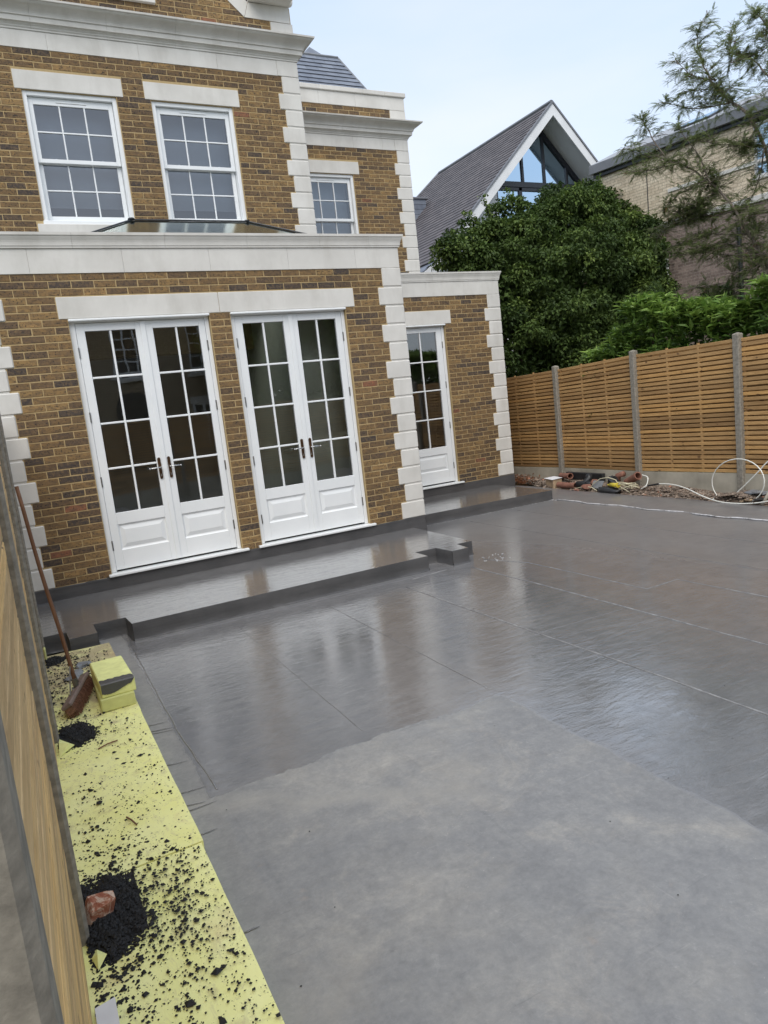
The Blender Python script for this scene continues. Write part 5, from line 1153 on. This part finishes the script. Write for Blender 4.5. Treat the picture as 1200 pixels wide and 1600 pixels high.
for a, b in ((4.34, 5.2), (5.26, 6.14)): mb = MB(); mb.add([FB(a, -.1, 6.16), FB(b, -.1, 6.16), FB(b, -.1, 7.32), FB(a, -.1, 7.32)], [(0, 1, 2, 3)]); mb.build('glass_pane', M['sky_glass'], wdw, fix=False)
bb(4.2, 6.3, -1.2, -1.1, 5.8, 7.5, 'room_wall', 'blind')
bb(-.30, 12, -.3, .10, 7.44, 7.54, 'eave_soffit', 'black_metal', .01)
bb(-.35, 12, -.3, .22, 7.545, 7.80, 'eave_fascia', 'zinc', .01)
for i in range(13): mb = MB(); a, b = -.35+i*.95, -.35+i*.95+.945; mb.prism([FB(a, .20, 7.803), FB(a, -2.2, 8.75), FB(a, -2.2, 8.70), FB(a, .20, 7.76)], DR*.945); mb.build('roof_sheet', M['zinc_light'], rb_)
rl = part_empty('roof_light', rb_, FB(2.7, -.6, 8.1))
mb = MB(); mb.prism([FB(2.1, -.25, 8.03), FB(2.1, -1.25, 8.43), FB(2.1, -1.25, 8.37), FB(2.1, -.25, 7.98)], DR*1.0); mb.build('window_frame', M['black_metal'], rl)
mb = MB(); mb.add([FB(2.2, -.33, 8.068), FB(3.0, -.33, 8.068), FB(3.0, -1.17, 8.404), FB(2.2, -1.17, 8.404)], [(0, 1, 2, 3)]); mb.build('glass_pane', M['sky_glass'], rl, fix=False)
mb = MB(); mb.tube([FB(3.90, .06, 5.12), FB(3.93, .06, 3.0), FB(3.95, .06, -.6)], .055, 10); mb.tube([FB(3.90, .06, 5.12), FB(3.90, .06, 5.18)], .085, 10); mb.build('downpipe', M['black_metal'], rb_)
mb = MB(); mb.tube([FB(1.38, .012, 5.68), FB(1.38, .012, 7.42)], .012, 6); mb.build('movement_joint', M['black_metal'], rb_)
for (s0, z0_, s1, z1_) in ((.9, 3.6, 1.9, 4.7),):
    w2 = part_empty('window', rb_, FB(1.4, 0, 3.6)); bb(s0, s1, .0, .05, z0_, z0_+.08, 'window_sill', 'white_render', .005, w2); bb(s0, s1, .0, .03, z0_+.08, z1_, 'window_frame', 'white_render', .005, w2)
    mb = MB(); mb.add([FB(s0+.07, .032, z0_+.14), FB(s1-.07, .032, z0_+.14), FB(s1-.07, .032, z1_-.06), FB(s0+.07, .032, z1_-.06)], [(0, 1, 2, 3)]); mb.build('glass_pane', M['sky_glass'], w2, fix=False)
bb(-.15, 12, -6, -5.8, -.6, 7.5, 'rear_wall', 'plum_brick'); bb(-.15, .1, -5.8, -.33, -.6, 7.4, 'end_wall', 'cream_brick')
mb = MB(); mb.prism([FB(-.35, -2.2, 8.75), FB(-.35, -6.1, 7.6), FB(-.35, -6.1, 7.5), FB(-.35, -2.2, 8.65)], DR*12.3); mb.build('roof_back', M['zinc_light'], rb_)

# ------------------------------------------------------------------ vegetation
def leaf(mb, p, d, n, L, W, tone, fold=.25, droop=.2):
    "pointed leaf of four triangles folded along its midrib"
    d = d.normalized(); s_ = d.cross(n)
    if s_.length < 1e-3: return
    s_.normalize(); n = s_.cross(d)
    tip = p+d*L-n*(L*droop); mid = p+d*(L*.45); a = mid+s_*(W*.5)+n*(W*fold); b = mid-s_*(W*.5)+n*(W*fold)
    k = len(mb.v); mb.v += [tuple(p), tuple(a), tuple(mid-n*(L*droop*.2)), tuple(b), tuple(tip)]
    mb.f += [(k, k+1, k+2), (k+1, k+4, k+2), (k, k+2, k+3), (k+2, k+4, k+3)]; mb.c += [tone]*4
def rdir():
    z = R(-1, 1); a = R(0, 2*pi); r_ = sqrt(1-z*z); return Vector((r_*cos(a), r_*sin(a), z))
def limb(mb, P, ra, rb_): mb.tube(P, ra, 8, r1=rb_)
# broad dark tree behind the fence
tr = thing('leafy_tree', 'broad dense dark green tree behind the far corner of the fence', 'tree', (8.9, 7.8, -.6))
lobes = []
def lobe(px, py, y, r_): lobes.append((at(px, py, 'y', y), r_))
for px, py, y, r_ in ((900, 380, 7.6, 1.3), (970, 395, 7.4, 1.15), (835, 392, 7.4, 1.1), (770, 408, 7.2, .9), (732, 420, 7.0, .58), (975, 440, 7.0, 1.2), (915, 435, 6.8, 1.45), (840, 440, 6.8, 1.3), (765, 470, 7.0, 1.1), (950, 500, 6.6, 1.3), (870, 515, 6.6, 1.35), (800, 540, 6.8, 1.2), (985, 505, 6.8, 1.0), (905, 322, 8.0, .42), (955, 332, 7.8, .5), (1000, 352, 7.6, .5), (868, 345, 7.9, .45), (800, 350, 7.6, .5), (745, 375, 7.3, .5), (1015, 402, 7.3, .5), (885, 575, 6.5, 1.2), (950, 570, 6.4, 1.1), (1012, 458, 6.9, .55), (705, 400, 6.9, .25), (870, 415, 9.2, 1.7), (925, 455, 9.2, 1.7), (820, 560, 8, 1.3)):
    lobe(px, py, y, r_)
mb = MB()
def shade_in(p): # skip leaves deep inside other lobes
    for c_, r_ in lobes:
        if (p-c_).length < r_*.72: return True
    return False
for c_, r_ in lobes:
    for _ in range(int(34*r_*r_)+6):           # leafy clumps over the lobe
        d = rdir(); bumpy = 1+.10*sin(d.x*7+c_.x*3)*sin(d.z*8+d.y*6)
        cc_ = c_+d*(r_*bumpy*R(.80, 1.06)); cr_ = R(.16, .40)
        if (cc_-CAMP).normalized().dot(d) > .55: continue
        if any((cc_-c2).length < r2*.70 for c2, r2 in lobes): continue
        tone0 = random.gauss(.42, .2)
        for _ in range(int(185*(cr_/.3)**1.6)+24):
            e = rdir(); e = (e+d*.5+Vector((0, 0, .25))).normalized(); q = R(.45, 1.05)
            p = cc_+Vector((e.x*cr_*1.25, e.y*cr_*1.25, e.z*cr_*.75))*q
            if p.x < 4.6 and p.y < 5: continue
            leaf(mb, p, e*.6+rdir()*.7+Vector((0, 0, -.3)), e*.5+rdir()*.4+Vector((0, 0, .9)), R(.075, .13), R(.05, .085), min(1, max(0, tone0+random.gauss(0, .2))))
    for _ in range(int(900*r_*r_)):            # thinner inner foliage
        d = rdir(); p = c_+d*(r_*R(.55, .9)); leaf(mb, p, rdir(), d+rdir()*.6, R(.12, .2), R(.08, .12), R(.1, .5))
# sprays poking out of the outline
twm = MB()
for px, py, y, dx, dz in ((700, 396, 6.9, -.4, .02), (722, 380, 6.9, -.35, .3), (762, 330, 7.3, -.2, .45), (745, 345, 7.2, -.3, .3), (905, 300, 7.9, .05, .35), (960, 310, 7.8, .15, .3), (1010, 335, 7.5, .35, .25), (1030, 390, 7.3, .3, .0), (850, 322, 7.9, -.1, .3), (930, 298, 7.9, .1, .4), (712, 428, 6.8, -.25, -.1), (1048, 440, 6.9, .35, -.1), (800, 312, 7.6, -.15, .35)):
    p0 = at(px, py, 'y', y); P = [p0+Vector((-dx*.4, 0, -dz*.4)), p0+Vector((dx*.3, R(-.1, .1), dz*.4)), p0+Vector((dx*.8, R(-.1, .1), dz*.8))]
    twm.tube(P, .012, 5, r1=.004)
    for _ in range(60):
        t_ = R(0, 1); p = P[0]*(1-t_)+P[2]*t_+rdir()*R(0, .13); leaf(mb, p, rdir()+Vector((dx, 0, dz)), Vector((R(-.5, .5), R(-.8, .3), 1)), R(.08, .13), R(.05, .085), min(1, max(0, random.gauss(.6, .2))))
mb.build('crown', M['bush_leaf'], tr, fix=False, kind='stuff')
tb = Vector((9.0, 7.6, -.6)); 
for c_, r_ in lobes[:13]: limb(twm, [tb+Vector((0, 0, 1.2)), (tb+c_)/2+Vector((R(-.3, .3), R(-.3, .3), .6)), c_], .09, .03)
limb(twm, [tb, tb+Vector((.05, 0, .8)), tb+Vector((0, 0, 1.6))], .26, .16); twm.build('trunk', M['bark'], tr, smooth=True)
# laurel hedge just behind the fence
la = thing('laurel_hedge', 'bright glossy laurel hedge rising just above the right fence', 'hedge', (5.2, -1.0, -.6)); mb = MB()
def ltop(y): return 2.50+.16*sin(y*2.1+1)+.10*sin(y*5.3)-.45*max(0, min(1, (y-.1)/.9))**2
for _ in range(1900):
    y = R(-4.6, 1.35); x = 4.35+abs(random.gauss(0, .55)); zt = ltop(y)-.10*abs(x-4.9); k = R(0, 1)**2.2; c0 = Vector((x, y, zt-k*1.5))
    up = Vector((R(-.5, .2)-.15, R(-.5, .5), 1)).normalized(); 
    for j in range(random.randint(5, 8)):
        a = R(0, 2*pi); side = Vector((cos(a), sin(a), 0)); dd = up*R(.15, .9)+side; L = R(.14, .22); nn = up*1.0-side*.3
        if j == 0: dd = up
        leaf(mb, c0+up*(j*.015), dd, nn, L, L*.34, min(1, max(0, random.gauss(.45, .22)+(.28 if k < .12 else 0))), .12, .25)
mb.build('foliage', M['laurel_leaf'], la, fix=False, kind='stuff')
mb = MB()
for k in range(14): y = 1.2-k*.42; limb(mb, [(4.9, y, -.6), (4.85+R(-.1, .1), y+R(-.1, .1), .8), (4.8, y+R(-.2, .2), ltop(y)-.15)], .03, .01)
mb.build('stem', M['bark'], la, smooth=True)
# second, duller shrub between tree and laurel
sh = thing('leafy_shrub', 'dull green shrub between the dark tree and the laurel hedge', 'shrub', (7.0, 2.0, -.6)); mb = MB()
for _ in range(7000):
    px, py = R(985, 1215), R(438, 520); y = R(1.2, 2.6); topy = 462+14*sin(px*.06)+8*sin(px*.17)
    if py < topy: continue
    p = at(px, py, 'x', 6.2+R(0, .8)); leaf(mb, p, rdir()+Vector((0, 0, .3)), Vector((R(-.6, .3), R(-.8, .4), 1)), R(.07, .12), R(.03, .05), min(1, max(0, random.gauss(.4, .25))))
mb.build('foliage', M['bush_leaf'], sh, fix=False, kind='stuff')
mb = MB(); limb(mb, [(7.0, .2, -.6), (6.8, .2, 1.0), (6.6, .3, 2.2)], .06, .02); limb(mb, [(7.0, .2, -.6), (6.9, -.5, 1.2), (6.6, -.9, 2.4)], .05, .02); mb.build('stem', M['bark'], sh)
# feathery tree at the right edge
ft = thing('feathery_tree', 'airy tree with fine feathery leaves at the right edge of the view', 'tree', (6.4, -1.7, -.6))
bw_ = MB(); lf = MB(); rl_ = MB()
BRN = {'A': [(6.35, -1.35, 2.2), (6.1, -1.08, 2.75), (6.35, -.65, 3.23), (6.1, -.4, 3.98), (6.35, .24, 4.63), (6.1, .66, 5.07), (6.35, 1.56, 5.51), (6.1, 1.84, 5.72)],
 'A2': [(6.1, .05, 4.56), (6.35, .47, 5.17), (6.1, .63, 5.63)], 'A3': [(6.2, 1.0, 5.25), (6.2, 1.35, 5.85), (6.25, 1.5, 6.1)], 'A4': [(6.1, .66, 5.07), (6.1, 1.3, 5.15), (6.2, 1.75, 5.25)],
 'B': [(6.35, -1.35, 2.2), (6.3, -1.15, 3.1), (6.3, -.97, 3.83), (6.55, -.62, 4.91), (6.3, -.48, 5.47), (6.55, .09, 5.96), (6.3, .18, 6.32), (6.55, .54, 6.95), (6.3, .26, 7.13)],
 'B2': [(6.3, -.2, 5.72), (6.55, .71, 6.0), (6.3, 1.03, 6.21)], 'B3': [(6.4, .1, 6.2), (6.4, .55, 6.45), (6.3, .75, 6.75)],
 'C': [(6.3, -.97, 3.83), (6.2, -1.1, 5.0), (6.2, -.94, 5.78), (6.45, -.46, 6.29), (6.2, -.31, 6.38)], 'C2': [(6.2, -.31, 6.38), (6.45, -.17, 6.8)],
 'D': [(6.2, -1.15, 4.6), (6.1, -1.16, 5.85), (6.35, -.86, 6.55), (6.1, -.83, 6.71)], 'E': [(6.3, -.75, 3.22), (6.55, -.27, 2.9), (6.3, .04, 2.65), (6.55, .89, 2.73)],
 'F': [(6.2, -.33, 4.01), (6.45, .47, 4.13), (6.2, .93, 4.19)], 'G': [(6.1, -.95, 3.2), (6.35, -.19, 3.33), (6.1, .22, 3.48), (6.35, .96, 3.59)],
 'H': [(6.3, -.79, 4.83), (6.55, -.43, 4.28), (6.3, -.26, 4.03)], 'I': [(6.35, -.5, 3.6), (6.3, .1, 3.75), (6.4, .5, 3.85)], 'J': [(6.35, -.62, 4.91), (6.3, .0, 5.15), (6.2, .35, 5.35)], 'K': [(6.3, -1.1, 3.3), (6.0, -.7, 3.0), (6.2, -.2, 3.05)],
 'L': [(6.3, -.97, 3.83), (6.2, -1.5, 4.6), (6.3, -1.9, 5.6)], 'M': [(6.3, -1.3, 2.9), (6.6, -2.1, 3.8), (6.5, -2.8, 4.8)]}
rn_ = random.Random(5)
for k in range(15):
    src = BRN[rn_.choice(('A', 'B', 'A', 'E', 'G', 'F', 'C', 'D', 'J'))]; i_ = rn_.randint(1, len(src)-2) if len(src) > 2 else 1
    p0 = Vector(src[i_]); dy = rn_.uniform(.15, .95); dz = rn_.uniform(-.45, .35)
    if p0.z > 5.9: dy *= .5
    BRN['x%d' % k] = [tuple(p0), (p0.x+rn_.uniform(-.3, .3), p0.y+dy*.5, p0.z+dz*.6+.08), (p0.x+rn_.uniform(-.4, .4), p0.y+dy, p0.z+dz)]
def compound(p, d, L, tone, mbx=None):
    "pinnate leaf: paired leaflets on an arching rachis"
    m_ = mbx or lf; d = d.normalized(); n = Vector((R(-.4, .4), R(-.4, .4), 1)); s_ = d.cross(n).normalized(); n = s_.cross(d)
    K = 7
    for k in range(1, K+1):
        f = k/K; q = p+d*(L*f)-Vector((0, 0, L*.22*f*f))
        for sg in (-1, 1):
            l_ = L*.17*(1.05-f*.45); dd = (s_*sg+d*.45-Vector((0, 0, .08))).normalized(); e_ = q+dd*l_; w = d*(l_*.42)
            kk = len(m_.v); m_.v += [tuple(q), tuple(q+dd*l_*.5+w), tuple(e_), tuple(q+dd*l_*.5-w)]; m_.f.append((kk, kk+1, kk+2, kk+3)); m_.c.append(tone)
for nm, P in BRN.items():
    P = [Vector(p) for p in P]; Q = smooth_path(P, 4); big = nm in ('A', 'B', 'C'); r_a = {'A': .035, 'B': .040, 'C': .026}.get(nm, .013)
    bw_.tube([q+Vector((R(-.012, .012), R(-.012, .012), R(-.012, .012))) for q in Q], r_a, 6, r1=.004)
    n_ = len(Q); st_ = 0 if nm not in ('A', 'B', 'C', 'D') else int(n_*.28)
    for i in range(st_, n_):
        dens_ = 8 if nm in ('A', 'B', 'C', 'D') and i < n_*.45 else 6
        for _ in range(dens_):
            tip = i/n_; a = Vector((R(-1, 1), R(-1, 1), R(-.35, .45))).normalized(); Lt = R(.12, .55)*(1.15-tip*.65); q0 = Q[i]; q1 = q0+a*Lt*.5+Vector((0, 0, .03)); q2 = q0+a*Lt
            bw_.tube([q0, q1, q2], .0045, 4, caps=False, r1=.0018)
            for j in range(random.randint(9, 14)):
                f = R(.1, 1); p = q0+(q2-q0)*f; tgt = rl_ if R(0, 1) < .015 else None
                compound(p, (a+Vector((R(-.9, .9), R(-.9, .9), R(-.35, .25)))), R(.07, .15), min(1, max(0, random.gauss(.5, .27))), tgt)
bw_.tube([(6.4, -1.7, -.6), (6.42, -1.6, 1.0), (6.35, -1.35, 2.2)], .085, 8, r1=.05)
bw_.build('trunk', M['twig'], ft, smooth=True, fix=False); lf.build('crown', M['feather_leaf'], ft, fix=False, kind='stuff'); rl_.build('brown_leaves', M['rust_leaf'], ft, fix=False, kind='stuff')
# dark bush at the foot of the corner, inside the fence
bu = thing('dead_brush', 'small heap of dark dry brush between the wing corner and the fence', 'brush', (3.95, 3.0, -.3)); mb = MB()
for _ in range(420):
    p = Vector((R(3.62, 4.1), R(2.5, 3.6), -.28+R(0, .14))); leaf(mb, p, rdir(), rdir(), R(.03, .07), R(.015, .03), R(0, .4))
mb.build('dry_leaves', M['rust_leaf'], bu, fix=False, kind='stuff')

# ------------------------------------------------------------------ behind the camera: what the glass and the wet floor mirror
fence([(-4.85, -11.3, .0, 1.86), (-2.95, -11.3, .0, 1.86), (-1.05, -11.3, .0, 1.86), (.85, -11.3, .0, 1.86), (2.75, -11.3, .0, 1.86), (4.2, -11.3, .0, 1.86)], 'slatted_fence', 'brown slat fence closing the garden behind the camera, mirrored in the doors', -.45, M['rear_slat_wood'], 28, 1, stuff=True, bat=False) if False else None
rfn = thing('rear_fence', 'brown slat fence behind the camera, mirrored faintly in the door glass', 'fence', (0, -11.3, -.5))
for i in range(6):
    x = -4.9+i*1.93; mb = MB(); mb.box(x-.05, x+.05, -11.35, -11.25, -.5, 1.95, .01); mb.build('post', M['concrete_post'], rfn)
    if i < 5:
        mb = MB(); mb.box(x+.05, x+1.88, -11.32, -11.28, -.5, -.01); mb.build('gravel_board', M['gravel_board'], rfn); mb = MB()
        for k in range(28): mb.box(x+.05, x+1.88, -11.31, -11.29, .0+k*.0665, .0+k*.0665+.045, .002, random.gauss(.5, .25))
        mb.build('slats', M['rear_slat_wood'], rfn, kind='stuff')
rh = thing('rear_house', 'brick house beyond the rear fence, mirrored in the door glass', 'house', (-2, -17, -.6))
mb = MB(); mb.box(-12, 3.5, -24, -17, -.6, 7.2); mb.build('wall', M['rear_brick'], rh)
mb = MB(); mb.box(-12.2, 3.7, -24.2, -16.8, 7.2, 7.5, .02); mb.build('parapet', M['stone'], rh)
mb = MB(); [mb.box(3.5-(.34 if k % 2 else .26), 3.52, -17.01, -16.9, -.3+k*.235, -.3+k*.235+.22, .01) for k in range(32)]; [mb.box(-5.4, -5.4+(.34 if k % 2 else .26), -17.01, -16.95, -.3+k*.235, -.3+k*.235+.22, .01) for k in range(32)]; mb.build('quoins', M['stone'], rh, kind='stuff')
for (x, z, w, h_) in ((-3.9, 3.4, 1.1, 1.5), (-1.6, 3.4, 1.1, 1.5), (1.2, 3.4, 1.1, 1.5), (-3.6, .6, 1.1, 1.7), (1.2, .6, 1.1, 1.7), (-8.5, 3.4, 1.1, 1.5)):
    g = part_empty('window', rh, (x, -16.9, z)); mb = MB(); mb.box(x-.08, x+w+.08, -16.99, -16.9, z-.14, z-.02, .01); mb.box(x-.08, x+w+.08, -16.99, -16.93, z+h_, z+h_+.24, .01); mb.build('window_surround', M['stone'], g)
    mb = MB()
    for k in range(4): mb.box(x+w*k/3-.03, x+w*k/3+.03, -16.97, -16.93, z, z+h_)
    for k in range(5): mb.box(x+.03, x+w-.03, -16.975, -16.935, z+h_*k/4-.02, z+h_*k/4+.02)
    mb.build('window_frame', M['white'], g); mb = MB(); mb.box(x, x+w, -16.995, -16.985, z, z+h_); mb.build('window_glass', M['dark_frame'], g)
g = part_empty('arched_window', rh, (-1.0, -16.9, .4)); mb = MB(); P = [(-1.7, .2), (-.2, .2)]+[(-.95+.75*cos(a), 2.2+.75*sin(a)) for a in [pi*k/12 for k in range(13)]]
mb.prism([(x, -16.93, z) for x, z in P], (0, -.05, 0)); mb.build('window_glass', M['dark_frame'], g)

# trees beyond the rear fence, mirrored in the right doors
rt = thing('rear_tree', 'dark tree beyond the rear fence, mirrored in the right door panes', 'tree', (5.2, -15.2, -.6)); mb = MB()
for _ in range(26000):
    d = rdir(); c_ = random.choice(((4.2, -15, 2.6, 2.2), (6.2, -15.5, 3.4, 2.6), (2.9, -15.2, 4.2, 1.7), (8.6, -15, 2.8, 2.2), (5.0, -15.4, 5.4, 1.9))); q = c_[3]*R(.7, 1.05)
    leaf(mb, Vector(c_[:3])+d*q, rdir(), d+rdir()*.5, R(.2, .34), R(.14, .22), R(.1, .8))
mb.build('crown', M['bush_leaf'], rt, fix=False, kind='stuff'); mb = MB(); mb.tube([(5.2, -15.2, -.6), (5.1, -15.2, 1.2), (5.2, -15.3, 3.5)], .22, 8, r1=.1); mb.build('trunk', M['bark'], rt)
